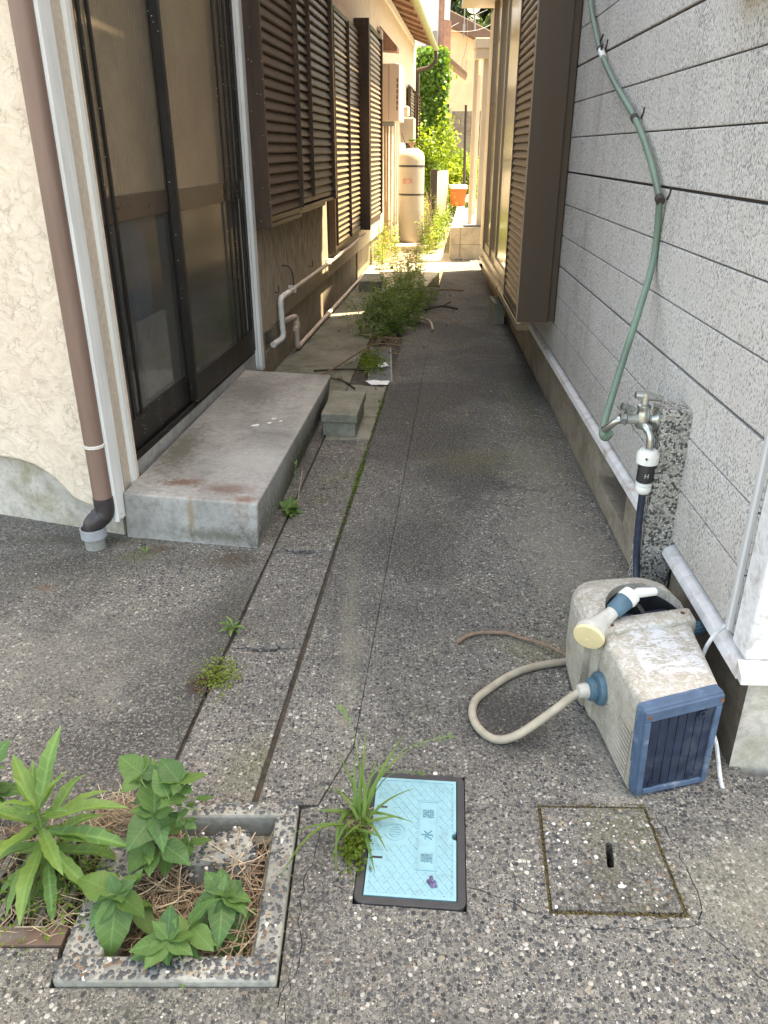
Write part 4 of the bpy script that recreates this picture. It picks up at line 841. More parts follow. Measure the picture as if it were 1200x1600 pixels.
for k in range(7):
    u0 = .108 + k * .113; obj('panel_rib', MB().hexa([onp(u0, .085, -.002), onp(u0 + .106, .085, -.002), onp(u0 + .106, .865, -.002), onp(u0, .865, -.002), onp(u0, .085, .0035), onp(u0 + .106, .085, .0035), onp(u0 + .106, .865, .0035), onp(u0, .865, .0035)]), M['reel_navy'], bp_, bevel=.0015)
for u, v in ((.74, .82), (.74, .13), (.22, .13)): obj('boss', MB().lathe([(.011, .002), (.011, .007), (.006, .007), (.005, .003)], onp(u, v), dn, 16), M['reel_navy'], bp_, smooth=True)
for u, v in ((.07, .925), (.955, .925)): obj('screw', MB().lathe([(.006, .008), (.006, .0088), (.001, .0088)], onp(u, v), dn, 12), M['rust'], bp_)
# main body lofted back from the plate
def S(y, xl, xr, zt, zb=.004, dz=0.0, skew=.0, r=.02): return sect((xl, y, zt), (xr, y + skew, zt + dz), (xr, y + skew, zb), (xl, y, zb), r)
body = loft([S(1.52, .622, .833, .286, dz=.012, skew=.056), S(1.62, .612, .842, .288, dz=.012, skew=.05), S(1.74, .604, .852, .292, dz=.01, skew=.05), S(1.79, .600, .858, .296, dz=.01, skew=.05)])
obj('body', body, M['reel'], reel, smooth=True)
for k in range(11):
    z = .03 + k * .0145; obj('side_rib', MB().hexa([Vector((.6185 - .0055 * t, y, z + dz)) for (t, y) in ((0, 1.535), (1.8, 1.70)) for dz in (0,)] + [Vector((.606, 1.70, z)), Vector((.616, 1.535, z))] + [Vector((.6165, 1.535, z + .007)), Vector((.6045, 1.70, z + .007)), Vector((.61, 1.70, z + .007)), Vector((.62, 1.535, z + .007))]), M['reel'], reel)
# raised flange with screws
fl = loft([S(1.785, .592, .866, .306, dz=.012, skew=.05, r=.024), S(1.793, .588, .870, .312, dz=.012, skew=.05, r=.026), S(1.838, .586, .871, .314, dz=.012, skew=.05, r=.026), S(1.846, .590, .868, .308, dz=.012, skew=.05, r=.024)])
obj('flange', fl, M['reel'], reel, smooth=True)
for x, y, z in ((.625, 1.812, .315), (.835, 1.86, .324)): obj('screw', MB().lathe([(.0065, 0), (.0065, .0012), (.003, .0012), (.003, 0.0004)], (x, y, z), n=12), M['rust'], reel)
# drum housing with the half-round opening
hs = obj('drum_housing', loft([S(1.842, .566, .872, .300, dz=.01, skew=.05, r=.05), S(1.90, .560, .874, .312, dz=.01, skew=.045, r=.055), S(2.02, .566, .866, .305, dz=.008, skew=.04, r=.06), S(2.10, .585, .850, .285, dz=.005, skew=.03, r=.07)]), M['reel'], reel, smooth=False)
ct = MB(); n = 24; poly = [(.750 + .122 * math.cos(math.pi * k / n), 1.862 + .135 * math.sin(math.pi * k / n)) for k in range(n + 1)] + [(.628, 1.85), (.872, 1.87)][::1]
poly = [(.744 + .118 * math.cos(math.pi * k / n), 1.866 + .185 * math.sin(math.pi * k / n)) for k in range(n + 1)]
ct.prism(poly, lambda x, y: Vector((x, y + (x - .74) * .15, .10)) - wloc(reel), lambda x, y: Vector((x, y + (x - .74) * .15, .5)) - wloc(reel))
co = bpy.data.objects.new('cutter', mesh('cutter', ct, M['black'])); C.objects.link(co); co.parent = reel
cut(hs, co)
obj('cavity', MB().prism([(.744 + .117 * math.cos(math.pi * k / n), 1.867 + .184 * math.sin(math.pi * k / n)) for k in range(n + 1)], lambda x, y: Vector((x, y + (x - .74) * .15, .102)), lambda x, y: Vector((x, y + (x - .74) * .15, .135))), M['black'], reel)
arcp = lambda f, dz: [Vector((.744 + .1175 * f * math.cos(math.pi * k / n), 1.8665 + .1845 * f * math.sin(math.pi * k / n) + (.1175 * f * math.cos(math.pi * k / n)) * .15, dz)) for k in range(n + 1)]
lm = MB(); A0, A1, A2, A3 = arcp(.995, .12), arcp(.995, .285), arcp(.97, .285), arcp(.97, .12); m_ = n + 1
lm.add(A0 + A1 + A2 + A3, [(r_ * m_ + k, r_ * m_ + k + 1, ((r_ + 1) % 4) * m_ + k + 1, ((r_ + 1) % 4) * m_ + k) for r_ in range(4) for k in range(n)])
obj('cavity_shade', lm, M['black'], reel)  # added black strip, paints the shade inside the opening
obj('drum', MB().tube([(.65, 1.93, .20), (.84, 1.955, .215)], .055, 20), M['hose_blue'], reel, smooth=True)
obj('drum_rib', MB().tube([(.74, 1.94, .227), (.752, 1.942, .228)], .07, 20), M['black'], reel, smooth=True)
mb = MB().tube([(.852, 1.865, .262), (.928, 1.885, .268)], .017, 16)
for k in range(12):
    a = 2 * math.pi * k / 12; mb.tube([(.86, 1.867 + .017 * math.cos(a), .2625 + .017 * math.sin(a)), (.924, 1.884 + .017 * math.cos(a), .2677 + .017 * math.sin(a))], .0028, 5)
obj('crank_handle', mb, M['teal'], reel, smooth=True)
# hose outlet on the left cheek
fx, fy, fz = .592, 1.752, .147
obj('outlet_flange', MB().lathe([(.045, -.02), (.047, .002), (.044, .007), (.03, .009), (.03, .012), (.033, .014), (.033, .026), (.026, .03)], (fx, fy, fz), (-1, -.12, 0), 24), M['teal'], reel, smooth=True)
obj('outlet_nut', MB().lathe([(.02, .0), (.022, .004), (.019, .028), (.014, .03)], (fx - .028, fy - .004, fz - .002), (-1, -.12, -.05), 16), M['nozzle_grey'], reel, smooth=True)
# short hose from the outlet looping on the paving
hz = .0125
h = spline([(fx - .045, fy - .006, fz - .004), (fx - .075, fy - .012, fz - .02), (.455, 1.72, .085), (.37, 1.695, .035), (.315, 1.70, hz), (.275, 1.735, hz), (.256, 1.80, hz), (.272, 1.87, hz), (.32, 1.925, hz), (.39, 1.99, hz), (.47, 2.035, hz), (.58, 2.065, hz), (.66, 2.075, hz)], 6)
o = obj('garden_hose', MB().tube(h, .0118, 14), M['hose_cream'], smooth=True); tag(o, 'dirty cream hose looping out of the beige reel over the paving', 'hose')
# shower nozzle resting on the reel
nz = thing('spray_nozzle', (.62, 1.86, .33), 'grey shower spray nozzle with yellowed face and blue grip resting on the reel', 'spray nozzle')
A = Vector((.566, 1.80, .300)); B = Vector((.69, 1.885, .365)); ax = (B - A).normalized()
fa = (Vector((-.45, -.75, -.25))).normalized()
obj('head', MB().tube([A + fa * .012, A + fa * .0, A + ax * .018, A + ax * .04, A + ax * .075, A + ax * .095], [.043, .044, .036, .026, .019, .019], 24), M['nozzle_grey'], nz, smooth=True)
obj('face', MB().lathe([(.042, 0), (.044, .004), (.041, .011), (.02, .0125), (.006, .0125), (.005, .010), (.0005, .010)], A + fa * .011, fa, 28), M['nozzle_yellow'], nz, smooth=True)
obj('grip', MB().tube([A + ax * .09, A + ax * .095, A + ax * .14, A + ax * .145], [.02, .0235, .027, .024], 20), M['teal'], nz, smooth=True)
obj('collar', MB().tube([A + ax * .143, A + ax * .148, A + ax * .17, A + ax * .175], [.026, .029, .027, .02], 20), M['white_plastic'], nz, smooth=True)
obj('connector', MB().tube([A + ax * .155, A + ax * .168 + Vector((.02, .004, .004)), A + ax * .165 + Vector((.075, .022, .0))], [.014, .0145, .012], 14), M['white_plastic'], nz, smooth=True)
# twig lying beside the hose
o = obj('twig', MB().tube(spline([(.242, 2.178, .006), (.275, 2.21, .008), (.32, 2.23, .011), (.41, 2.228, .012), (.46, 2.2, .012), (.52, 2.155, .02), (.575, 2.092, .028), (.612, 2.055, .02)], 5), [.007] * 8 + [.006] * 12 + [.005] * 16, 8).tube([(.58, 2.09, .028), (.583, 2.115, .04)], .003, 6), M['twig'], smooth=True); tag(o, 'long bent brown twig lying on the paving behind the cream hose', 'twig')

# ---------------------------------------------------------------- water meter cover
wm = thing('meter_cover', (MC[0], MC[1], 0), 'pale blue water meter cover with diamond tread set in a black frame', 'meter cover')
ca, sa = math.cos(R(MA)), math.sin(R(MA))
def mp(x, y, z=0): return Vector((MC[0] + x * ca - y * sa, MC[1] + x * sa + y * ca, z))
W2, H2 = .1235, .1985
mb = MB(); rr = .018
def rrect(w, h, r, n=4):
    out = []
    for cx_, cy_, a in ((w - r, -h + r, -90), (w - r, h - r, 0), (-w + r, h - r, 90), (-w + r, -h + r, 180)):
        for k in range(n + 1): out.append((cx_ + r * math.cos(R(a + 90 * k / n)), cy_ + r * math.sin(R(a + 90 * k / n))))
    return out
fo = rrect(W2, H2, .02); fi = rrect(.1045, .1805, .003); n = len(fo)
mb.add([mp(x, y, .004) for x, y in fo] + [mp(x, y, .004) for x, y in fi] + [mp(x, y, -.05) for x, y in fo] + [mp(x, y, -.05) for x, y in fi],
       [(i, (i + 1) % n, n + (i + 1) % n, n + i) for i in range(n)] + [(i, (i + 1) % n, 2 * n + (i + 1) % n, 2 * n + i) for i in range(n)] + [(n + i, n + (i + 1) % n, 3 * n + (i + 1) % n, 3 * n + i) for i in range(n)])
obj('frame', mb, M['meter_frame'], wm, bevel=.0015)
cw, ch = .1025, .1785
notch = [(cw, -.012), (cw - .009, -.008), (cw - .011, 0), (cw - .009, .008), (cw, .012)]
lid = [(-cw, -ch), (cw, -ch)] + notch + [(cw, ch), (-cw, ch)]
cover = obj('cover', MB().prism(lid, lambda x, y: mp(x, y, -.02), lambda x, y: mp(x, y, .003)), M['meter_blue'], wm)
# raised border and diamond tread
excl = [(.010, .062, -.106, .108), (-.075, -.012, -.034, .040), (-.1025, -.052, .06, .098), (-.1025, -.06, -.095, -.055), (.082, .11, -.022, .022)]
def bar_seg(mb, a, b, w=.0019, z0=.003, z1=.0045):
    a, b = Vector(a), Vector(b); d = (b - a).normalized(); q = Vector((-d.y, d.x)) * w
    c = [a - q, b - q, b + q, a + q]; mb.hexa([mp(p.x, p.y, z0 - .001) for p in c] + [mp(p.x, p.y, z1) for p in c])
tread = MB(); step = .0215; asp = 1.38; iw, ih = .094, .170
for sgn in (1, -1):
    for k in range(-14, 15):
        pts = []; seg = []
        c0 = k * step
        N = 160; prev = None
        for i in range(N + 1):
            y = -ih + 2 * ih * i / N; x = c0 + sgn * y / asp
            ok = abs(x) < iw and not any(e[0] < x < e[1] and e[2] < y < e[3] for e in excl)
            if ok and prev is None: prev = (x, y)
            if (not ok or i == N) and prev is not None:
                if abs(y - prev[1]) > .004: bar_seg(tread, prev, (x, y) if ok else (last), z1=.0044 if sgn > 0 else .0047)
                prev = None
            last = (x, y)
for a, b in (((-cw, -ch + .004), (cw, -ch + .004)), ((-cw, ch - .004), (cw, ch - .004))): bar_seg(tread, a, b, .004, z1=.0051)
for a, b in (((-cw + .004, -ch + .008), (-cw + .004, ch - .008)), ((cw - .004, -ch + .008), (cw - .004, -.013)), ((cw - .004, .013), (cw - .004, ch - .008))): bar_seg(tread, a, b, .004, z1=.0054)
o = obj('diamond_tread', tread, M['meter_blue'], cover, kind='stuff')
mb = MB()
for a, b in (((.014, -.1005), (.014, .1025)), ((.058, -.1005), (.058, .1025)), ((.0127, -.102), (.0593, -.102)), ((.0127, .104), (.0593, .104))): bar_seg(mb, a, b, .0012, .003, .0058)
obj('label_border', mb, M['meter_blue'], cover)
for yy, ch_ in ((-.068, '量'), (.0, '水'), (.066, '器')):
    obj('lettering', text_mb(ch_, .031, lambda v, yy=yy: mp(.036 - v.y, yy + v.x, .0035 + v.z), .0012), M['meter_ink'], cover)
ring = MB()
for r0, r1, z1 in ((.0235, .026, .0052), (.014, .016, .005)):
    pts = []
    for k in range(32):
        a, b = 2 * math.pi * k / 32, 2 * math.pi * (k + 1) / 32; cx_, cy_ = -.044, .003
        c = [(cx_ + r0 * math.cos(a), cy_ + r0 * math.sin(a)), (cx_ + r0 * math.cos(b), cy_ + r0 * math.sin(b)), (cx_ + r1 * math.cos(b), cy_ + r1 * math.sin(b)), (cx_ + r1 * math.cos(a), cy_ + r1 * math.sin(a))]
        ring.hexa([mp(x, y, .002) for x, y in c] + [mp(x, y, z1) for x, y in c])
for k in range(-1, 2):
    ring.hexa([mp(-.044 + x, .003 + k * .007 + y, .002) for x, y in ((-.012, -.001), (.012, -.001), (.012, .001), (-.012, .001))] + [mp(-.044 + x, .003 + k * .007 + y, .005) for x, y in ((-.012, -.001), (.012, -.001), (.012, .001), (-.012, .001))])
obj('emblem', ring, M['meter_blue'], cover)
for yy in (.08, -.074): obj('slot', MB().hexa([mp(-.095 + x, yy + y, .001) for x, y in ((0, -.003), (.026, -.003), (.026, .003), (0, .003))] + [mp(-.095 + x, yy + y, .0034) for x, y in ((0, -.003), (.026, -.003), (.026, .003), (0, .003))]), M['black'], cover)
fp = MB()
for k, (dx, dy, s) in enumerate(((0, 0, .010), (.006, -.011, .011), (-.002, -.006, .007), (.012, -.014, .006))):
    c = mp(.044 + dx, -.128 + dy, .006); fp.add([c + Vector((s * math.cos(a) * .8, s * math.sin(a), .004 * math.sin(2 * a + k))) for a in [R(q * 45) for q in range(8)]] + [c + Vector((0, 0, -.001))], [(j, (j + 1) % 8, 8) for j in range(8)])
o = obj('crumpled_petal', fp, M['purple']); tag(o, 'crumpled purple petal lying on the blue meter cover', 'petal')

# concrete hatch
ht2 = thing('concrete_hatch', (.51, 1.31, 0), 'square concrete hatch with a dark oblong hole and mossy edges', 'hatch')
inner = [(.366, 1.174), (.648, 1.165), (.648, 1.459), (.394, 1.463)]
slot = [(.528 + .009 * math.cos(R(a)) + (.003 if a > 180 else -.003) * 0 , 1.318 + .03 * (1 if math.sin(R(a)) > 0 else -1) + .007 * math.sin(R(a))) for a in range(0, 360, 30)]
slot = [(x - (1.318 - y) * .2, y) for x, y in slot]
obj('lid', slab_mb(inner, [slot], z=.003, depth=.08), M['hatch'], ht2)
obj('mossy_joint', MB().add([(x, y, -.004) for x, y in HC] + [(x, y, -.004) for x, y in inner], [(i, (i + 1) % 4, 4 + (i + 1) % 4, 4 + i) for i in range(4)]), M['moss_joint'], ht2)
mb = MB(); 
for k in range(420):
    e = rnd.choice(((0, 1), (2, 3), (3, 0), (1, 2), (0, 1))); t = rnd.random(); a, b = Vector(HC[e[0]]), Vector(HC[e[1]]); p = a + (b - a) * t + Vector((rnd.uniform(-.006, .009), rnd.uniform(-.004, .009)))
    dome(mb, (p.x, p.y, -.003), rnd.uniform(.002, .005), rnd.uniform(.003, .007), 0, 1, 5)
obj('moss', mb, M['moss_joint'], ht2, kind='stuff', smooth=True, auto=False)
pbm = MB()
for k in range(560):
    x, y = rnd.uniform(.37, .645), rnd.uniform(1.175, 1.455)
    if not inpoly((x, y), inner) or (abs(x - .525) < .025 and abs(y - 1.318) < .05): continue
    pbm.cur = rnd.choices(range(5), (26, 34, 20, 14, 6))[0]; r = .002 + .006 * rnd.random() ** 2.5
    dome(pbm, (x, y, .003), r, r * .4, rnd.uniform(0, 6), rnd.uniform(.6, 1))
obj('set_stones', pbm, PEB, ht2, kind='stuff', smooth=True, auto=False)
for k, (x, y, r) in enumerate(((.532, 1.233, .0085), (.375, 1.18, .006), (.39, 1.20, .005), (.48, 1.355, .006), (.44, 1.3, .005), (.6, 1.2, .005), (.415, 1.41, .006), (.56, 1.405, .004), (.46, 1.255, .005))):
    mbb = MB(); dome(mbb, (x, y, .003), r, r * .5, k, .8, 8); obj('white_stone', mbb, PEB[3], ht2, smooth=True, auto=False)

# ---------------------------------------------------------------- open catch basin with plants
cb = thing('catch_basin', (-.433, 1.235, 0), 'open square concrete catch basin with a pebbled rim, full of straw and plants', 'catch basin')
X0, X1, Y0, Y1 = -.655, -.213, 1.004, 1.466; t_ = .052
tz = .02
for nm, (a, b) in {'rim_front': ((X0, Y0), (X1, Y0 + t_)), 'rim_back': ((X0, Y1 - t_ + .008), (X1, Y1)), 'rim_left': ((X0, Y0 + t_), (X0 + t_ + .028, Y1 - t_ + .008)), 'rim_right': ((X1 - t_, Y0 + t_), (X1, Y1 - t_ + .008))}.items():
    obj('rim', MB().box((a[0], a[1], -.30), (b[0], b[1], tz)), M['rim'], cb, bevel=.008)
obj('ledge', MB().box((X0 + .05, Y1 - t_ - .02, -.3), (X1 - .05, Y1 - t_ + .006, -.045)), M['basin'], cb, bevel=.004)
obj('inner_lining', MB().box((X1 - t_ - .012, Y0 + t_, -.3), (X1 - t_ - .001, Y1 - t_ - .02, -.02)), M['basin'], cb)
obj('floor', MB().box((X0 + .03, Y0 + .03, -.298), (X1 - .03, Y1 - .03, -.17)), M['soil'], cb)
pr = MB()
for k in range(1500):
    s_ = rnd.random()
    if s_ < .3: x, y = rnd.uniform(X0, X1), Y0 + rnd.uniform(.004, t_ - .004)
    elif s_ < .5: x, y = rnd.uniform(X0, X1), Y1 - rnd.uniform(.004, t_ - .014)
    elif s_ < .78: x, y = X0 + rnd.uniform(.004, t_ + .02), rnd.uniform(Y0, Y1)
    else: x, y = X1 - rnd.uniform(.004, t_ - .004), rnd.uniform(Y0, Y1)
    pr.cur = rnd.choices(range(5), (56, 30, 6, 2, 6))[0]; r = .003 + .0058 * rnd.random() ** 1.3
    dome(pr, (x, y, tz), r, r * .22, rnd.uniform(0, 6.3), rnd.uniform(.55, 1), 7)
obj('rim_pebbles', pr, PEB, cb, kind='stuff', smooth=True, auto=False)
# lump of broken washed concrete in the basin
rk = thing('broken_concrete', (-.40, 1.36, -.1), 'broken lump of pebbled concrete lying inside the catch basin', 'rubble')
rm = rock((-.385, 1.34, -.06), (.105, .062, .10), 3.1); obj('lump', rm, M['rim'], rk)
pr = MB()
for k in range(700):
    v = rnd.choice(rm.v)
    if v.z < -.12: continue
    c = v + Vector((rnd.uniform(-.008, .008), rnd.uniform(-.008, .008), 0)); pr.cur = rnd.choices(range(5), (55, 25, 10, 6, 4))[0]; r = rnd.uniform(.004, .007)
    bm = bmesh.new(); bmesh.ops.create_icosphere(bm, subdivisions=1, radius=r); pr.add([c + Vector((p.co.x, p.co.y * .8, p.co.z * .7)) for p in bm.verts], [[p.index for p in f.verts] for f in bm.faces]); bm.free()
obj('set_stones', pr, PEB, rk, kind='stuff', smooth=True, auto=False)
# straw
def straw(mb, n, box, length, zr, flat=.4, r=.0012, seed=0):
    q = random.Random(seed)
    for k in range(n):
        c = Vector((q.uniform(box[0], box[1]), q.uniform(box[2], box[3]), q.uniform(*zr))); a = q.uniform(0, 2 * math.pi); l = length * q.uniform(.4, 1.2)
        d = Vector((math.cos(a), math.sin(a), q.uniform(-flat, flat))); s = Vector((-d.y, d.x, q.uniform(-.3, .3))) * l * q.uniform(-.3, .3)
        mb.cur = 0 if q.random() < .7 else 1
        mb.tube([c - d * l / 2, c + s, c + d * l / 2], [r, r * 1.1, r * .5], 4, cap=False)
sm = MB(); straw(sm, 520, (-.57, -.265, 1.065, 1.33), .16, (-.16, -.04), .35, .0013, 1); straw(sm, 190, (-.36, -.265, 1.08, 1.36), .17, (-.12, .0), .6, .0015, 2); straw(sm, 120, (-.57, -.45, 1.2, 1.4), .14, (-.08, .0), .5, .0012, 5)
o = obj('dead_straw', sm, [M['straw'], M['straw_pale']], kind='stuff'); tag(o, 'brown dead straw filling the open catch basin', 'straw')
sm = MB(); straw(sm, 330, (-.70, -.58, 1.36, 1.47), .10, (.0, .045), .5, .0009, 3); straw(sm, 380, (-.98, -.66, 1.12, 1.40), .11, (-.03, .03), .5, .001, 4)
o = obj('dead_straw', sm, [M['straw'], M['straw_pale']], kind='stuff'); tag(o, 'tangle of dry straw over the drain left of the catch basin', 'straw')
# drain with grate at the left
dg_ = thing('drain_grate', (-.9, 1.24, 0), 'rusty steel drain grate half hidden by plants at the left border', 'drain grate')
obj('edge_bar', MB().box((-3, 1.088, -.02), (-.668, 1.132, .006)), M['steel_bar'], dg_, bevel=.002)
obj('edge_bar', MB().box((-3, 1.378, -.02), (-.668, 1.4, .006)), M['steel_bar'], dg_, bevel=.002)
for k in range(42): obj('cross_bar', MB().box((-.70 - k * .045, 1.132, -.03), (-.688 - k * .045, 1.378, .003)), M['galv'], dg_)

# ---------------------------------------------------------------- plants
def leaf_mesh(name, L, w, shape, mat, droop=.5, fold=.25, ser=0, seed=0, nl=9):
    q = random.Random(seed); mb = MB(); rows = []
    for i in range(nl + 1):
        t = i / nl
        if shape == 'broad': ww = w * (math.sin(math.pi * min(1, t * 1.02) ** .72) ** .85) * (1 - .15 * t)
        else: ww = w * math.sin(math.pi * min(1, t * .97 + .03) ** 1.1) ** .8
        if i == nl: ww = .0004
        if ser and 0 < i < nl: ww *= 1 + ser * (1 if i % 2 else -1)
        y = L * (t - .10 * droop * t * t * t); z = -droop * L * t * t * .5 + .02 * L * math.sin(t * 9 + seed)
        row = []
        for s in (-1, -.5, 0, .5, 1):
            row.append((s * ww, y, z + abs(s) * ww * fold * 2 + (.06 * ww * math.sin(t * 17 + s * 3 + seed) if abs(s) == 1 else 0)))
        rows.append(row)
    v = [p for r in rows for p in r]; f = []
    for i in range(nl):
        for j in range(4): f.append((i * 5 + j, i * 5 + j + 1, (i + 1) * 5 + j + 1, (i + 1) * 5 + j))
    mb.add(v, f); me = mesh(name, mb, mat, smooth=True); return me
def leaf_mtx(base, az, el, roll=0, s=1):
    # local +y runs along the leaf; az measured clockwise from +y, el upward
    return Matrix.Translation(base) @ Matrix.Rotation(-R(az), 4, 'Z') @ Matrix.Rotation(R(el), 4, 'X') @ Matrix.Rotation(R(roll), 4, 'Y') @ Matrix.Scale(s, 4)
BL_ = [leaf_mesh('leaf', .1, (.034, .037, .031)[k], 'broad', M['leaf_broad'], (.25, .6, .9)[k], (.03, .07, .11)[k], .03, k) for k in range(3)] + [leaf_mesh('leaf', .1, .038, 'broad', M['leaf_dark'], .5, .08, .03, 7)]
LL_ = [leaf_mesh('leaf', .1, .0092, 'lance', M['leaf_lance'], .25 + .25 * k, .3, .10, k + 20, 11) for k in range(3)]
def broad_plant(base, stem_pts, leaves, label, group=None, seed=0, sr=.0028):
    p = thing('broadleaf_weed', base, label, 'weed', group); B = Vector(base); q = random.Random(seed)
    if len(stem_pts) > 1: obj('stem', MB().tube(spline(stem_pts, 5), [sr * (1 - .5 * k / (5 * (len(stem_pts) - 1))) for k in range(5 * (len(stem_pts) - 1) + 1)], 7), M['stem'], p, smooth=True)
    top = Vector(leaves[0][0]); leaves = list(leaves) + [(top + Vector((q.uniform(-.03, .03), q.uniform(-.03, .03), -q.uniform(.0, .09))), q.uniform(0, 360), q.uniform(-40, 40), q.uniform(.03, .075)) for k in range(9)]
    for pos, az, el, ln in leaves:
        me = BL_[q.choices(range(4), (4, 4, 3, 2))[0]]; pos = Vector(pos)
        d = Vector((math.sin(R(az)), math.cos(R(az)), .5)) * .016
        obj('petiole', MB().tube([pos - d * .9, pos - d * .2, pos + d * .2], .0013, 5, cap=False), M['stem'], p, smooth=True)
        inst(me, 'leaf', p, mtx=leaf_mtx(pos - B, az + q.uniform(-16, 16), el + q.uniform(-10, 10), q.uniform(-28, 28), ln / .1 * q.uniform(.6, 1.1)))
    return p
def whorl(c, specs): return [(c, az, el, ln) for az, el, ln in specs]
# by the left rim
c = Vector((-.56, 1.144, .085))
broad_plant((-.53, 1.2, -.1), [(-.52, 1.22, -.14), (-.53, 1.2, -.02), c], whorl(c, [(278, 12, .115), (105, -8, .105), (186, -38, .12), (210, -20, .095), (30, 25, .085), (60, 45, .05), (330, 50, .05), (150, 20, .05), (245, 35, .055)]) + [((-.545, 1.17, .02), 70, -15, .075), ((-.545, 1.17, .03), 300, -5, .07), ((-.54, 1.19, .0), 130, -20, .08)], 'broad-leaved weed hanging over the left rim of the catch basin', seed=2)
# behind it, larger leaf up
c = Vector((-.515, 1.30, .15))
broad_plant((-.5, 1.32, -.1), [(-.49, 1.32, -.14), (-.50, 1.32, 0), c], whorl(c, [(10, 42, .125), (295, 5, .085), (95, 5, .075), (150, -5, .085), (215, -5, .10), (250, 25, .05), (60, 30, .05)]) + [((-.52, 1.28, .09), 280, -8, .095), ((-.52, 1.28, .09), 200, -18, .10), ((-.50, 1.28, .08), 110, -10, .09), ((-.51, 1.29, .05), 240, -10, .09), ((-.5, 1.3, .03), 160, -20, .09), ((-.53, 1.28, .11), 320, 10, .06), ((-.52, 1.27, .07), 170, -5, .08)], 'bushy broad-leaved weed in the back left of the catch basin', seed=3)
# tall one
T = [(-.455, 1.33, -.14), (-.455, 1.325, .03), (-.46, 1.32, .16), (-.452, 1.31, .235)]
broad_plant((-.455, 1.33, -.1), T, whorl(Vector(T[3]), [(320, 30, .085), (85, 12, .075), (195, 20, .04), (40, 50, .04), (250, 10, .045)]) + [((-.46, 1.32, .19), 265, 10, .055), ((-.459, 1.322, .17), 290, 20, .06), ((-.457, 1.322, .19), 60, 10, .025), ((-.457, 1.325, .10), 70, 10, .035), ((-.457, 1.325, .10), 120, 0, .04), ((-.457, 1.325, .1), 250, 15, .03), ((-.455, 1.327, .03), 90, 5, .05), ((-.455, 1.327, .03), 180, -5, .045), ((-.455, 1.327, .03), 290, 5, .04)], 'tallest thin-stemmed weed rising above the back rim of the catch basin', seed=4)
T = [(-.53, 1.37, -.1), (-.53, 1.37, .06), (-.545, 1.36, .17), (-.55, 1.355, .215)]
broad_plant((-.53, 1.37, -.1), T, whorl(Vector(T[3]), [(300, 18, .075), (350, 20, .05), (215, 5, .085), (100, 10, .05), (240, 0, .06)]) + [((-.545, 1.36, .15), 80, 0, .05), ((-.545, 1.36, .12), 200, 0, .06)], 'thin-stemmed weed with ragged leaves beside the tallest weed in the basin', seed=5)
# right cluster
c = Vector((-.345, 1.17, .055))
broad_plant((-.35, 1.17, -.12), [(-.35, 1.18, -.15), (-.35, 1.17, -.05), c], whorl(c, [(350, 25, .09), (40, 18, .085), (80, 0, .085), (130, -10, .09), (175, -15, .095), (225, -8, .08), (270, 5, .085), (310, 15, .075), (20, 50, .05), (200, 45, .045), (110, 40, .045)]) + [((-.34, 1.16, .0), 60, -15, .10), ((-.34, 1.16, .0), 120, -25, .10), ((-.35, 1.16, .0), 165, -25, .09), ((-.35, 1.18, .0), 20, 0, .10), ((-.36, 1.17, .01), 260, -8, .08)], 'dense dark green weed in the front right of the catch basin', seed=6)
c = Vector((-.43, 1.05, .075))
broad_plant((-.42, 1.1, -.1), [(-.42, 1.11, -.15), (-.42, 1.1, -.03), c], whorl(c, [(268, -4, .125), (350, 28, .095), (120, 0, .08), (165, -30, .075), (185, -45, .085), (70, 12, .07), (215, -5, .075), (30, 45, .05), (300, 40, .045), (90, 50, .04)]) + [((-.395, 1.085, .07), 40, 25, .075), ((-.39, 1.085, .065), 120, 0, .07), ((-.4, 1.07, .04), 170, -50, .115), ((-.40, 1.09, .03), 95, -10, .09)], 'broad-leaved weed spilling over the front rim of the catch basin', seed=8)
c = Vector((-.955, 1.43, .16))
broad_plant((-.95, 1.42, 0), [(-.95, 1.42, -.05), (-.95, 1.42, .06), c], whorl(c, [(300, 10, .09), (20, 25, .085), (90, 10, .08), (170, -10, .10), (240, 0, .09)]) + [((-.95, 1.42, .1), 60, 0, .09), ((-.95, 1.42, .1), 200, -10, .09), ((-.95, 1.42, .08), 130, 0, .1)], 'broad-leaved weed at the left border behind the lance-leaved plant', seed=9)
# lance-leaved plant
lp = thing('lanceleaf_weed', (-.745, 1.25, 0), 'tall lance-leaved plant growing through the drain grate at the left', 'weed')
obj('stem', MB().tube(spline([(-.745, 1.25, -.04), (-.745, 1.25, .1), (-.74, 1.245, .225)], 5), [.005] * 6 + [.0035] * 5, 8), M['stem'], lp, smooth=True)
q = random.Random(5)
for k in range(34):
    t = k / 33; z = .03 + .195 * t; az = k * 137.5; el = -28 + 82 * t ** 1.6 + q.uniform(-8, 8); ln = (.125 + .05 * math.sin(math.pi * t)) * (1 if t < .8 else .75) * q.uniform(.85, 1.1)
    inst(LL_[0 if t > .6 else q.choice((1, 2))], 'leaf', lp, mtx=leaf_mtx(Vector((0, 0, z)), az, el, q.uniform(-15, 15), ln / .1))
for az, el, ln, z in ((12, 58, .19, .2), (320, 40, .17, .19), (80, 18, .19, .18), (95, 2, .2, .15), (250, -8, .18, .15), (200, -40, .16, .12), (175, -55, .17, .09)):
    inst(LL_[1], 'leaf', lp, mtx=leaf_mtx(Vector((0, 0, z)), az, el, q.uniform(-15, 15), ln / .1))
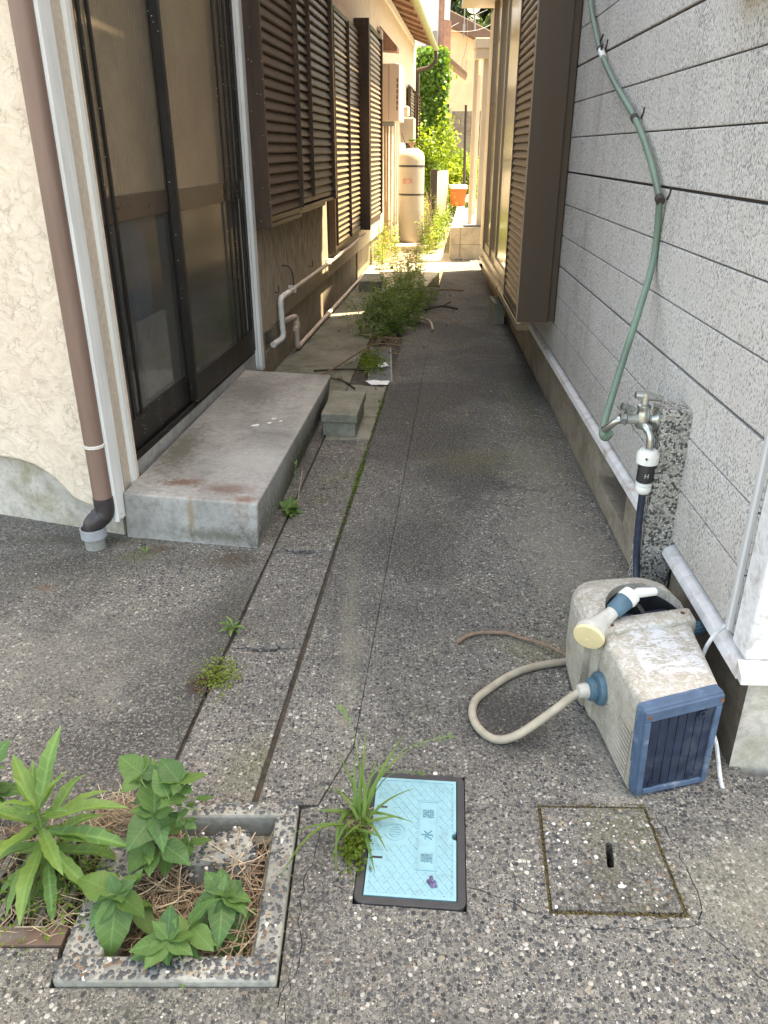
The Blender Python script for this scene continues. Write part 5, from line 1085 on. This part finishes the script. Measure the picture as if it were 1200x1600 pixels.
# low yellow-green weeds around the drain
def fuzz(n, box, zr, sz, seed, rh_=.5):
    q = random.Random(seed); mb = MB()
    for k in range(n):
        c = Vector((q.gauss((box[0] + box[1]) / 2, (box[1] - box[0]) / 4), q.gauss((box[2] + box[3]) / 2, (box[3] - box[2]) / 4), q.uniform(*zr))); s = sz * q.uniform(.5, 1.3); u = Vector((q.gauss(0, 1), q.gauss(0, 1), q.gauss(0, .6))).normalized(); w = u.cross(Vector((q.gauss(0, 1), q.gauss(0, 1), q.gauss(0, 1)))).normalized()
        mb.add([c - u * s, c + w * s * rh_, c + u * s, c - w * s * rh_], [(0, 1, 2, 3)])
    return mb
o = obj('low_weeds', fuzz(900, (-.85, -.58, 1.1, 1.38), (.0, .05), .006, 3), M['leaf_lime'], kind='stuff'); tag(o, 'low yellow-green weeds spread over the drain grate', 'weeds')
def blade_mesh(L, w, bend, seed, mat=None):
    mb = MB(); n = 7; v = []
    for i in range(n + 1):
        t = i / n; ww = w * (1 - t) ** .7 * (.6 + .4 * min(1, t * 4)) + .0002; v += [(-ww, L * t, L * bend * (t - t * t * 1.3)), (0, L * t, L * bend * (t - t * t * 1.3) - ww * .5), (ww, L * t, L * bend * (t - t * t * 1.3))]
    mb.add(v, [(3 * i + j, 3 * i + j + 1, 3 * i + j + 4, 3 * i + j + 3) for i in range(n) for j in range(2)]); return mesh('blade', mb, mat or M['grass'], smooth=True)
gt = thing('grass_tuft', (-.062, 1.41, .0), 'tuft of green grass at the left edge of the blue meter cover', 'grass tuft')
GB = [blade_mesh(.1, .0042, .5, 0), blade_mesh(.1, .0035, .25, 1), blade_mesh(.1, .005, .8, 2)]
for az, el, ln, w in ((232, 15, .2, 1.3), (195, 8, .17, 1.2), (210, 20, .13, 1), (170, 10, .12, 1.2), (150, 15, .13, 1.2), (110, 12, .13, 1), (80, 20, .1, 1), (60, 28, .14, 1), (45, 38, .19, 1.2), (30, 45, .2, 1), (15, 50, .17, 1.2), (0, 55, .13, 1), (345, 50, .14, 1), (320, 35, .11, 1), (290, 25, .10, 1), (265, 20, .12, 1.1), (250, 25, .1, 1), (280, 10, .08, 1), (5, 70, .15, 1), (100, 45, .08, 1), (205, 40, .1, 1), (135, 35, .09, 1), (20, 30, .12, 1.1), (355, 35, .17, 1)):
    ln *= 1.15; w *= 1.25; b = Vector((rnd.uniform(-.014, .015), rnd.uniform(-.035, .05), .005)); inst(rnd.choice(GB), 'blade', gt, mtx=leaf_mtx(b, az + rnd.uniform(-6, 6), el, rnd.uniform(-25, 25), 1) @ Matrix.Diagonal((w, ln / .1, ln / .1, 1)))
def stalk(pts, seed, n=26):
    q = random.Random(seed); P = spline(pts, 8); mb = MB().tube(P, [.0014] * (len(P) // 2) + [.0009] * (len(P) - len(P) // 2), 5)
    for k in range(n):
        t = len(P) - 1 - int(q.random() ** 1.4 * len(P) * .3); c = P[t]; d = Vector((q.gauss(0, 1), q.gauss(0, 1), q.gauss(0, .6))).normalized() * .013 + (P[-1] - P[-3]).normalized() * .014; w = d.cross(Vector((0, 0, 1))).normalized() * .0022
        mb.add([c, c + d * .5 + w, c + d, c + d * .5 - w], [(0, 1, 2, 3)])
    return mb
obj('seed_stalk', stalk([(-.05, 1.43, .01), (-.03, 1.5, .07), (.06, 1.57, .1), (.17, 1.63, .085)], 1), M['stem'], gt); obj('seed_stalk', stalk([(-.055, 1.44, .01), (-.065, 1.53, .09), (-.085, 1.62, .13), (-.115, 1.69, .13)], 2), M['stem'], gt)
obj('seed_stalk', stalk([(-.05, 1.44, .01), (.0, 1.52, .04), (.05, 1.55, .04), (.095, 1.555, .03)], 3, 8), M['grass'], gt)
sm = MB(); straw(sm, 70, (-.09, -.03, 1.38, 1.46), .06, (.0, .02), .4, .0009, 9); obj('dry_base', sm, [M['straw'], M['straw_pale']], gt, kind='stuff')
o = obj('creeping_weed', fuzz(520, (-.105, -.035, 1.27, 1.40), (.0, .03), .0052, 8, .8), M['moss'], kind='stuff'); tag(o, 'bright green creeping weed along the left edge of the meter cover', 'weed')
# small weeds in the joints
def rosette(loc, n, ln, label, seed, me=None, els=(5, 45)):
    p = thing('joint_weed', loc, label, 'weed'); q = random.Random(seed)
    for k in range(n): inst(me or q.choice(LL_), 'leaf', p, mtx=leaf_mtx(Vector((q.uniform(-.01, .01), q.uniform(-.01, .01), .004)), q.uniform(0, 360), q.uniform(*els), 0, ln / .1 * q.uniform(.6, 1.2)))
    return p
RW = leaf_mesh('leaf', .1, .022, 'broad', M['leaf_broad'], .5, .2, .12, 31)
p = rosette((-.425, 3.23, 0), 16, .085, 'small green weed with a seed stalk in the joint beside the step', 11, RW)
obj('seed_stalk', stalk([(-.425, 3.24, .01), (-.41, 3.27, .1), (-.40, 3.31, .2)], 5, 16), M['stem'], p); obj('seed_stalk', stalk([(-.40, 3.27, .01), (-.385, 3.29, .1), (-.375, 3.32, .16)], 6, 4), M['straw_pale'], p)
rosette((gl(2.26) - .01, 2.265, 0), 14, .06, 'small bright weed in the gutter joint in front of the step', 12, els=(20, 70))
o = obj('joint_moss', fuzz(620, (-.585, -.45, 1.91, 2.09), (.0, .018), .005, 17, .7), [M['leaf_lime']], kind='stuff'); tag(o, 'reddish and yellow moss patch on the gutter joint', 'moss')
o = obj('joint_moss', fuzz(260, (-.61, -.5, 1.9, 2.02), (.0, .014), .005, 18, .7), m_plain('red_moss', (.09, .045, .03), .9), kind='stuff'); tag(o, 'dark red moss on the gutter joint beside the apron', 'moss')
mb = MB(); q = random.Random(4)
for k in range(700):
    y = q.choice((q.uniform(2.9, 4.6), q.gauss(3.5, .1), q.gauss(3.75, .08), q.gauss(4.8, .15))); c = Vector((gr(y) + .004 + q.gauss(0, .006), y, q.uniform(0, .02))); s = .006 * q.uniform(.5, 1.3); u = Vector((q.gauss(0, 1), q.gauss(0, 1), q.gauss(0, .6))).normalized(); w = u.cross(Vector((q.gauss(0, 1), .3, q.gauss(0, 1)))).normalized()
    mb.add([c - u * s, c + w * s * .7, c + u * s, c - w * s * .7], [(0, 1, 2, 3)])
o = obj('joint_sprouts', mb, M['leaf_weed'], kind='stuff'); tag(o, 'tiny green sprouts in the joint between gutter lids and alley paving', 'weeds')
rosette((-.98, 2.83, 0), 6, .03, 'tiny green sprout on the apron in front of the step corner', 13, els=(20, 60))

def weed_mesh(hh, spread, nst, nleaf, lsz, seed, mats, lean=.25):
    q = random.Random(seed); mb = MB()
    for s in range(nst):
        a = q.uniform(0, 6.283); b = Vector((q.gauss(0, spread * .25), q.gauss(0, spread * .25), 0)); H_ = hh * q.uniform(.5, 1.1); ln = q.uniform(.0, lean)
        top = b + Vector((math.cos(a) * ln * H_ + q.gauss(0, spread * .2), math.sin(a) * ln * H_ + q.gauss(0, spread * .2), H_)); mid = (b + top) / 2 + Vector((q.gauss(0, .02), q.gauss(0, .02), .03 * H_))
        mb.cur = 1; P = spline([b, mid, top], 3); mb.tube(P, [.003, .003, .0025, .002, .0015, .0013, .001], 4, cap=False)
        mb.cur = 0
        for k in range(nleaf):
            t = q.random() ** .75; p = P[min(len(P) - 1, int(t * (len(P) - 1) + .5))] + Vector((q.gauss(0, .008), q.gauss(0, .008), q.gauss(0, .015))); az = q.uniform(0, 6.283); l = lsz * q.uniform(.5, 1.3) * (1.15 - .5 * t); d = Vector((math.cos(az), math.sin(az), q.uniform(-.3, .7))).normalized(); w = d.cross(Vector((0, 0, 1))).normalized() * l * .3
            p2 = p + d * l * .25; mb.add([p2, p2 + d * l * .5 + w + Vector((0, 0, .1 * l)), p2 + d * l, p2 + d * l * .5 - w + Vector((0, 0, .1 * l))], [(0, 1, 2, 3)])
    return mesh('tall_weed', mb, mats)
WM = [weed_mesh(.36, .36, 13, 15, .062, s, [M['leaf_weed'], M['stem']], .6) for s in (1, 2, 3)] + [weed_mesh(.24, .42, 14, 14, .055, 4, [M['leaf_weed'], M['stem']], .8)]
WY = [weed_mesh(.55, .3, 14, 26, .05, s, [M['leaf_lime'], M['stem']]) for s in (11, 12, 13)]
WD = weed_mesh(.6, .25, 14, 12, .03, 21, [m_leaf('dry_weed_leaf', (.25, .16, .07), vein=False), M['straw_pale']])
def put_weed(me, loc, s, label, group, rz, name='tall_weed'):
    o = bpy.data.objects.new(name, me); C.objects.link(o); o.location = loc; o.rotation_euler = (0, 0, rz); o.scale = (s, s, s * rnd.uniform(.85, 1.1)); tag(o, label, 'weed', group); return o
for x, y, s, k in ((-.02, 6.75, .75, 3), (.05, 7.0, .85, 0), (.14, 7.05, .8, 1), (.0, 7.3, .9, 2), (.13, 7.5, 1.0, 0), (.24, 7.45, .8, 3), (.06, 7.8, 1.05, 1), (.2, 8.0, 1.0, 2), (.33, 8.05, .7, 0), (-.16, 6.9, .7, 3), (-.12, 7.3, .8, 0), (-.1, 7.7, .8, 1), (.42, 8.3, .7, 3), (.45, 8.8, .7, 2), (-.05, 8.3, .8, 3), (.12, 8.4, 1.05, 3), (.28, 8.6, .95, 1), (.2, 9.0, 1.0, 0), (.38, 9.0, .8, 2), (.25, 9.5, .95, 1)):
    put_weed(WM[k], (x, y, 0), s, 'leafy green weed in the shaded clump growing over the gutter mid-alley', 'weeds over the gutter mid-alley', rnd.uniform(0, 6))
for x, y, s, k in ((.28, 10.3, .75, 0), (.42, 10.5, .8, 1), (.2, 10.9, .6, 2), (.5, 11.0, .7, 0), (.0, 11.2, .7, 1)):
    put_weed(WY[k], (x, y, 0), s, 'sunlit yellow-green weed at the edge of the shade in the alley', 'sunlit weeds at the shade edge', rnd.uniform(0, 6))
for x, y, s, k in ((.72, 12.9, .9, 0), (.75, 13.3, 1.1, 1), (.82, 13.8, 1.2, 2), (.9, 14.3, 1.2, 0), (.95, 14.9, 1.2, 1), (1.05, 15.5, 1.2, 2), (1.1, 16.2, 1.2, 0), (.8, 14.9, 1.1, 2), (1.2, 17, 1.2, 1), (.95, 16.2, 1.2, 1), (1.3, 17.8, 1.3, 2), (-.14, 11.7, .8, 0), (-.1, 12.2, .9, 1), (.12, 12.7, .8, 2), (.05, 12.5, .8, 2), (-.05, 13.2, 1.0, 0), (.12, 13.9, 1.0, 1)):
    put_weed(WY[k], (x, y, max(0, hgt(x, y) - .02)), s, 'sunlit yellow-green weed growing round the gas cylinder and the path beyond', 'sunlit weeds by the gas cylinder', rnd.uniform(0, 6))
for x, y, s in ((.72, 13.5, 1.3), (.8, 14.4, 1.3), (.02, 12.0, .9)): put_weed(WD, (x, y, 0), s, 'dry brown weed ' + ('right beside the gas cylinder' if y == 13.5 else 'behind the gas cylinder, farthest of the dry ones' if y > 14 else 'in front of the gas cylinder by the left wall'), 'dry weeds by the gas cylinder', rnd.uniform(0, 6), 'dry_weed')
# low green mound, sticks, paper by the grating
o = obj('low_weeds', fuzz(900, (-.2, .0, 5.55, 6.2), (.0, .07), .012, 31), M['leaf_weed'], kind='stuff'); tag(o, 'low green weed mat at the near end of the drain grating', 'weeds')
def stick(pts, r, label, m='twig', br=()):
    mb = MB().tube(spline(pts, 4), r, 6)
    for b in br: mb.tube(b, r * .6, 5)
    o = obj('stick', mb, M[m], smooth=True); tag(o, label, 'stick'); return o
stick([(-.66, 5.35, .02), (-.45, 5.5, .03), (-.25, 5.95, .05), (-.13, 6.25, .06)], .008, 'long pale stick lying across the rear paving', 'twig', [[(-.45, 5.5, .03), (-.35, 5.42, .02), (-.3, 5.5, .01)]])
stick([(-.52, 5.68, .012), (-.3, 5.72, .014), (-.12, 5.66, .02)], .007, 'dark straight stick lying beside the pale stick', 'bark')
stick([(-.48, 5.55, .012), (-.3, 5.42, .012), (-.2, 5.2, .014)], .006, 'short dark stick crossing towards the grating', 'bark')
stick([(.28, 7.7, .02), (.42, 7.35, .05), (.44, 7.1, .02)], .01, 'broken pale stick sticking out of the shaded weeds', 'straw_pale')
stick([(.42, 8.05, .02), (.6, 8.2, .03), (.75, 8.1, .02)], .012, 'dark twig lying right of the shaded weeds', 'bark', [[(.6, 8.2, .03), (.7, 8.4, .04)]])
stick([(.5, 9.15, .02), (.7, 9.3, .025), (.92, 9.25, .02)], .01, 'thin dry stick on the dark paving near the sunlight', 'twig')
sm = MB(); straw(sm, 34, (-.1, .1, 6.2, 6.9), .24, (.005, .05), .3, .003, 12); straw(sm, 40, (.25, .7, 7.4, 9.4), .18, (.003, .02), .15, .002, 13); straw(sm, 120, (-.1, .5, 11, 12.8), .3, (.01, .1), .5, .004, 14)
o = obj('dead_stalks', sm, [M['straw'], M['twig']], kind='stuff'); tag(o, 'dry dead stalks lying under the alley weeds', 'stalks')
def scrap(c, s, seed, label):
    q = random.Random(seed); n = 9; mb = MB()
    ring = [(c[0] + s[0] * math.cos(2 * math.pi * k / n) * q.uniform(.7, 1.1), c[1] + s[1] * math.sin(2 * math.pi * k / n) * q.uniform(.7, 1.1), .012 + q.uniform(0, .025)) for k in range(n)]
    mb.add(ring + [(c[0], c[1], .03)] + [(x, y, z - .002) for x, y, z in ring], [(k, (k + 1) % n, n) for k in range(n)] + [(k, (k + 1) % n, n + 1 + (k + 1) % n, n + 1 + k) for k in range(n)])
    o = obj('paper_scrap', mb, M['paper']); tag(o, label, 'paper')
scrap((-.035, 5.34, 0), (.10, .06), 1, 'torn white scrap of paper on the near end of the grating'); scrap((-.01, 5.82, 0), (.045, .06), 2, 'smaller white scrap of paper farther up the grating')
o = obj('leaf_litter', fuzz(160, (-.6, .9, 5, 9.5), (.004, .012), .012, 41, .6), M['straw'], kind='stuff'); tag(o, 'scattered dry leaf litter on the alley paving', 'leaf litter')
# ---------------------------------------------------------------- far end of the alley
tr = thing('terrace_enclosure', (1.4, 12.2, 0), 'ivory aluminium terrace enclosure on a low block wall at the right', 'enclosure')
by = 12.2
# low block wall: front face of blocks and a receding side
for r_ in range(2):
    for k, (x0, x1) in enumerate(((.985, 1.128), (1.132, 1.8)) if r_ == 0 else ((.985, 1.128), (1.132, 1.8))):
        obj('block', MB().box((x0, by, r_ * .235 - .02), (x1, by + .15, r_ * .235 + .213)), M['ivory_block'], tr, bevel=.006)
for k in range(12):
    y0 = by + .155 + k * .4; x0 = .985 + (y0 - by) * .105
    for r_ in range(2):
        obj('block', MB().hexa([(x0, y0, r_ * .235 - .02), (x0 + .143, y0, r_ * .235 - .02), (x0 + .185, y0 + .396, r_ * .235 - .02), (x0 + .042, y0 + .396, r_ * .235 - .02), (x0, y0, r_ * .235 + .213), (x0 + .143, y0, r_ * .235 + .213), (x0 + .185, y0 + .396, r_ * .235 + .213), (x0 + .042, y0 + .396, r_ * .235 + .213)]), M['ivory_block'], tr, bevel=.006)
obj('gravel_bed', MB().hexa([(1.12, by + .15, .2), (2.2, by + .15, .2), (2.2, by + 5, .2), (1.62, by + 5, .2), (1.12, by + .15, .40), (2.2, by + .15, .40), (2.2, by + 5, .40), (1.62, by + 5, .40)]), M['gravel'], tr)
obj('threshold', MB().box((1.18, by + .12, .449), (1.8, by + .3, .475)), M['galv'], tr)
obj('post', MB().box((1.37, by + .12, .475), (1.50, by + .2, 2.75)), M['carport'], tr, bevel=.006)
obj('wall_panel', MB().box((1.50, by + .13, .475), (1.95, by + .18, 2.75)), M['carport'], tr, bevel=.004)
obj('slim_post', MB().box((1.262, by + .3, .40), (1.32, by + .36, 2.72)), M['carport'], tr, bevel=.004)
obj('slim_post', MB().box((1.29 + .33, by + 3.2, .40), (1.35 + .33, by + 3.26, 2.72)), M['carport'], tr, bevel=.004)
obj('beam', MB().box((1.255, by + .05, 2.62), (2.1, by + .25, 2.74)).box((1.235, by + .03, 2.74), (2.1, by + .3, 2.86)), M['carport'], tr, bevel=.006)
obj('side_beam', MB().hexa([(1.25, by + .25, 2.65), (1.33, by + .25, 2.65), (1.75, by + 4, 2.65), (1.67, by + 4, 2.65), (1.25, by + .25, 2.84), (1.33, by + .25, 2.84), (1.75, by + 4, 2.84), (1.67, by + 4, 2.84)]), M['carport'], tr)
obj('small_box', MB().box((1.5, by + .02, .476), (1.58, by + .1, .56)), M['galv'], tr)
gpb = MB()
for k in range(260): dome(gpb, (rnd.uniform(1.17, 1.36), by + rnd.uniform(.2, 2.5), .4), rnd.uniform(.012, .03), .02, rnd.uniform(0, 6), .8, 5); 
for k in range(300): dome(gpb, (rnd.uniform(1.0, 1.6), rnd.uniform(11.75, 12.19), .0), rnd.uniform(.008, .02), .014, rnd.uniform(0, 6), .8, 5)
o = obj('gravel_stones', gpb, PEB[1], kind='stuff', smooth=True, auto=False); tag(o, 'grey gravel in and before the low block wall', 'gravel')
bxo = thing('orange_box', (1.5, 17, .55), 'orange plastic crate with a white lid at the far end of the wall', 'crate')
obj('tub', MB().hexa([(1.38, 17, .45), (1.64, 17, .45), (1.64, 17.4, .45), (1.38, 17.4, .45), (1.36, 16.98, .77), (1.66, 16.98, .77), (1.66, 17.42, .77), (1.36, 17.42, .77)]), M['orange'], bxo, bevel=.01)
obj('lid', MB().box((1.34, 16.96, .77), (1.68, 17.44, .84)), M['white_plastic'], bxo, bevel=.01)
o = obj('garden_cloth', rock((1.68, 16.6, .62), (.09, .09, .1), 8, 2), M['white_plastic'], smooth=True); tag(o, 'small white bundle on the end of the low block wall', 'bundle')
o = obj('timber_post', MB().tube([(1.67, 17.6, .2), (1.66, 17.6, 1.2), (1.64, 17.6, 2.3)], [.035, .03, .025], 8), M['dark_wood'], smooth=True); tag(o, 'thin dark timber post standing left of the slim ivory post', 'post')
pf = thing('plank_fence', (1.1, 16.3, .6), 'short grey plank fence among the sunlit weeds', 'fence')
for k in range(9):
    a = Vector((.98 + k * .035, 16.0 + k * .12, 0)); obj('plank', MB().hexa([a + Vector((0, 0, .3)), a + Vector((.034, .117, .3)), a + Vector((.02, .13, .3)), a + Vector((-.014, .013, .3)), a + Vector((0, 0, 1.11 + .01 * (k % 3))), a + Vector((.034, .117, 1.12)), a + Vector((.02, .13, 1.12)), a + Vector((-.014, .013, 1.11))]), M['plank'], pf)
obj('end_post', MB().box((.86, 15.6, .1), (.98, 15.7, 1.16)), M['dark_wood'], pf)
# white two-storey house
wh = thing('white_house', (1.2, 22, 0), 'white two-storey house with brown trim behind the ivy', 'house')
mb = MB(); mb.box((-5, 21.5, 0), (1.30, 22.0, 8))
obj('wall', mb, M['white_wall'], wh)
for k in range(26): obj('siding_board', MB().box((-1, 21.478, 3.0 + k * .2), (1.28, 21.499, 3.194 + k * .2)), M['white_wall'], wh)
obj('side_wall', MB().hexa([(1.30, 21.6, 0), (1.301, 21.6, 0), (1.75, 27, 0), (1.3, 27, 0), (1.30, 21.6, 8), (1.301, 21.6, 8), (1.75, 27, 8), (1.3, 27, 8)]), M['white_wall'], wh)
obj('corner_trim', MB().box((1.29, 21.45, 3.7), (1.42, 21.6, 8)), M['soffit'], wh)
obj('bay', MB().hexa([(1.34, 21.9, 3.8), (1.62, 22.0, 3.4), (1.75, 24, 3.4), (1.4, 24, 3.8), (1.34, 21.9, 4.3), (1.62, 22.0, 4.3), (1.75, 24, 4.3), (1.4, 24, 4.3)]), M['soffit'], wh)
obj('bay_upper', MB().hexa([(1.43, 21.9, 4.31), (1.58, 22.0, 4.31), (1.7, 24, 4.31), (1.43, 24, 4.31), (1.43, 21.9, 7), (1.58, 22.0, 7), (1.7, 24, 7), (1.43, 24, 7)]), M['white_wall'], wh)
obj('wall_ledge', MB().box((.78, 20.6, 3.52), (1.28, 21.4, 3.62)).box((.82, 20.7, 3.44), (1.2, 21.4, 3.52)), M['soffit'], wh)
obj('wall_pipe', MB().tube(spline([(1.02, 21.3, 3.6), (1.02, 21.3, 4.0), (1.06, 21.3, 4.1), (1.1, 21.3, 4.0)]), .03, 8).box((1.14, 21.2, 3.62), (1.24, 21.4, 4.0)), M['galv'], wh)
aw = obj('awning', MB().hexa([(1.42, 20.9, 3.45), (1.95, 20.9, 3.06), (2.05, 22.4, 3.06), (1.45, 22.4, 3.45), (1.42, 20.9, 3.52), (1.95, 20.9, 3.12), (2.05, 22.4, 3.12), (1.45, 22.4, 3.52)]), M['soffit'], wh)
obj('door_frame', MB().box((1.42, 21.4, 0.8), (1.5, 21.6, 2.5)).box((1.6, 21.4, .8), (1.66, 21.6, 2.4)), M['carport'], wh)
obj('door_recess', MB().box((1.5, 21.55, .8), (1.6, 21.7, 2.5)), M['dark_wood'], wh)
# ivy clad wall
iv = thing('ivy_wall', (1.1, 20, 0), 'tall ivy covered wall end glowing green in the sun', 'ivy')
obj('wall_core', MB().box((.55, 20.1, 0), (1.36, 20.9, 3.45)), M['grey_block'], iv)
q = random.Random(12); mb = MB()
for k in range(5200):
    u = q.random(); z = q.uniform(.6, 3.5)
    if u < .62: c = Vector((q.uniform(.5, 1.42), 20.08 - abs(q.gauss(0, .06)), z)); nrm = Vector((q.gauss(0, .5), -1, q.gauss(.3, .4)))
    elif u < .92: c = Vector((1.38 + abs(q.gauss(0, .06)) + .04 * math.sin(z * 7), q.uniform(20.05, 20.95), z)); nrm = Vector((1, q.gauss(0, .5), q.gauss(.4, .4)))
    else: c = Vector((q.uniform(.5, 1.42), q.uniform(20.05, 20.9), 3.47 + abs(q.gauss(0, .05)))); nrm = Vector((q.gauss(0, .4), q.gauss(0, .4), 1))
    nrm.normalize(); s = q.uniform(.03, .06); u_ = nrm.cross(Vector((q.gauss(0, 1), q.gauss(0, 1), q.gauss(0, 1)))).normalized(); w_ = nrm.cross(u_)
    mb.add([c - u_ * s, c - u_ * .3 * s + w_ * s * .8, c + u_ * s, c - u_ * .3 * s - w_ * s * .8], [(0, 1, 2, 3)])
obj('ivy_leaves', mb, M['leaf_ivy'], iv, kind='stuff')
# shrubs behind the gas cylinder
def shrub(loc, rx, rz, n, lsz, seed, mat, label, group, trunkh=.3):
    q = random.Random(seed); t = thing('leafy_shrub', loc, label, 'shrub', group); B = Vector(loc); mb = MB()
    clumps = [Vector((q.gauss(0, rx * .55), q.gauss(0, rx * .55), rz * q.uniform(.35, 1.0))) for k in range(max(6, n // 90))]
    for k in range(n):
        c = q.choice(clumps) + Vector((q.gauss(0, rx * .22), q.gauss(0, rx * .22), q.gauss(0, rz * .13))); d = Vector((q.gauss(0, 1), q.gauss(0, 1), q.gauss(.3, .8))).normalized(); s = lsz * q.uniform(.6, 1.3); w = d.cross(Vector((q.gauss(0, 1), q.gauss(0, 1), q.gauss(0, 1)))).normalized() * s * .62
        mb.add([B + c - d * s, B + c + w - d * s * .2, B + c + d * s, B + c - w - d * s * .2], [(0, 1, 2, 3)])
    obj('foliage', mb, mat, t, kind='stuff')
    st_ = MB()
    for c in clumps: st_.tube([B, B + c * .5 + Vector((0, 0, .05)), B + c], [.012, .009, .004], 5)
    obj('stem', st_, M['stem'], t); return t
for k, (x, y, z, rx, rz, m) in enumerate(((.98, 18.2, .1, .3, 1.9, 'leaf_lime'), (1.25, 18.8, .1, .35, 1.6, 'leaf_lime'), (1.65, 19.5, .15, .35, 1.15, 'leaf_weed'), (1.95, 20.2, .15, .45, 1.05, 'leaf_lime'), (1.9, 22.6, .2, .5, 1.0, 'leaf_weed'), (1.45, 20.2, .15, .3, 1.5, 'leaf_lime'), (2.3, 22.5, .2, .5, 1.0, 'leaf_lime'), (1.55, 18.2, .1, .3, .9, 'leaf_lime'), (1.9, 18.6, .1, .35, .9, 'leaf_weed'))):
    shrub((x, y, z), rx, rz, 900, .05, 60 + k, M[m], 'bright leafy shrub in the sunny garden beyond the gas cylinder', 'shrubs beyond the gas cylinder')
# beige gable house
bh = thing('beige_gable_house', (3, 30, 0), 'beige gable-ended house with brown roof edge at the end of the alley', 'house')
rl = lambda x: 5.17 - (x - 2.1) * .43
obj('gable_wall', MB().prism([(-2, .3), (8, .3), (8, rl(8)), (2.0, rl(2.0)), (-2, rl(2.0) - 1.7)], lambda x, z: Vector((x, 30, z)), lambda x, z: Vector((x, 36, z))), M['beige_wall'], bh)
obj('roof_edge', MB().prism([(1.2, rl(1.2) - .02), (8.4, rl(8.4) - .02), (8.4, rl(8.4) + .42), (1.2, rl(1.2) + .42)], lambda x, z: Vector((x, 29.7, z)), lambda x, z: Vector((x, 36.4, z))), M['roof_brown'], bh, bevel=.02)
obj('wall_cable', MB().tube(spline([(2.7, 29.6, 5.4), (2.72, 29.65, 4.8), (2.68, 29.9, 4.4), (2.62, 29.95, 4.2), (2.6, 29.95, 3.9), (2.72, 29.95, 3.85), (2.75, 29.95, 4.2)]), .008, 6), M['galv'], bh)
dsh = thing('satellite_dish', (2.86, 29.6, 5.3), 'round white satellite dish on the brown roof edge', 'satellite dish')
prof = [(.0, .0), (.12, .012), (.22, .04), (.30, .08), (.305, .08), (.23, .03), (.12, 0), (.0, -.015)]
obj('reflector', MB().lathe([(max(r * .74, .001), h) for r, h in prof], (2.9, 29.5, 5.62), (-.25, -.9, .3), 28), M['dish'], dsh, smooth=True)
obj('feed_arm', MB().tube([(2.88, 29.45, 5.36), (2.83, 29.15, 5.5), (2.83, 29.15, 5.58)], .018, 6), M['galv'], dsh); obj('mast', MB().tube([(2.92, 29.55, 5.6), (2.95, 29.6, 5.0)], .035, 8), M['galv'], dsh)
an = obj('antenna_pole', MB().tube([(2.58, 29.4, 4.8), (2.58, 29.4, 6.6)], .018, 6).box((2.54, 29.36, 4.95), (2.62, 29.44, 5.15)), M['galv']); tag(an, 'thin grey pole left of the satellite dish', 'pole')
for k, pts in enumerate(([(1.4, 22.5, 4.1), (1.75, 25, 4.45), (2.3, 29, 5.1), (4.5, 40, 7)], [(1.6, 22.6, 4.15), (3.2, 29, 5.0), (6, 40, 7.2)])):
    o = obj('overhead_wire', MB().tube(spline(pts, 6), .007, 5), M['galv']); tag(o, ('upper' if k else 'lower') + ' pale overhead wire crossing behind the satellite dish', 'wire')
bw = thing('block_wall', (2.5, 27, 0), 'dark stained concrete block wall below the beige house', 'wall')
for r_ in range(8):
    for k in range(6):
        x0 = 1.6 + k * .41 + (.2 if r_ % 2 else 0); obj('block', MB().box((x0, 27.5, .95 + r_ * .205), (x0 + .4, 27.65, 1.15 + r_ * .205)), M['grey_block'], bw, bevel=.008)
# trees on the hill
def tree(loc, h_, rx, seed, mat, label, n=5200, lsz=.22):
    q = random.Random(seed); t = thing('hill_tree', loc, label, 'tree', None); B = Vector(loc)
    tk = MB().tube(spline([B, B + Vector((.2, 0, h_ * .35)), B + Vector((-.1, .2, h_ * .8))], 4), [.3 - .025 * k for k in range(9)], 8)
    clumps = []
    for k in range(26):
        a = q.uniform(0, 6.283); r = rx * math.sqrt(q.random()); z = h_ * q.uniform(.3, 1.0); r *= 1.15 - .65 * (z / h_); c = B + Vector((math.cos(a) * r, math.sin(a) * r, z)); clumps.append((c, rx * q.uniform(.18, .36)))
        tk.tube([B + Vector((0, 0, z * .6)), (B + c) / 2 + Vector((0, 0, z * .3)), c], [.07, .05, .02], 5)
    obj('trunk', tk, M['bark'], t); mb = MB()
    for k in range(n):
        c, r = q.choice(clumps); d = Vector((q.gauss(0, 1), q.gauss(0, 1), q.gauss(0, 1))).normalized(); p = c + d * r * q.random() ** .35; u = d.cross(Vector((q.gauss(0, 1), q.gauss(0, 1), q.gauss(0, 1)))).normalized(); w = (d + u.cross(d) * q.gauss(0, .6)).normalized().cross(u); s = lsz * q.uniform(.5, 1.2)
        mb.add([p - u * s, p + w * s * .5, p + u * s, p - w * s * .5], [(0, 1, 2, 3)])
    obj('crown', mb, mat, t, kind='stuff'); return t
tree((3.2, 47, 1), 9, 2.4, 1, M['leaf_conifer'], 'dark evergreen tree on the hill left of the satellite dish')
tree((5.6, 44, .6), 7.2, 2.0, 2, M['leaf_tree'], 'sunlit yellow-green tree on the hill right of the satellite dish')
tree((8.2, 46, .8), 9, 2.6, 3, M['leaf_conifer'], 'dark tree on the hill behind the terrace beam')
tree((6.0, 52, 3), 9, 3.2, 4, M['leaf_conifer'], 'tall dark tree on the hillside behind the sunlit tree')
tree((1.0, 52, 3), 9, 3.0, 5, M['leaf_conifer'], 'dark tree on the hillside behind the white house')
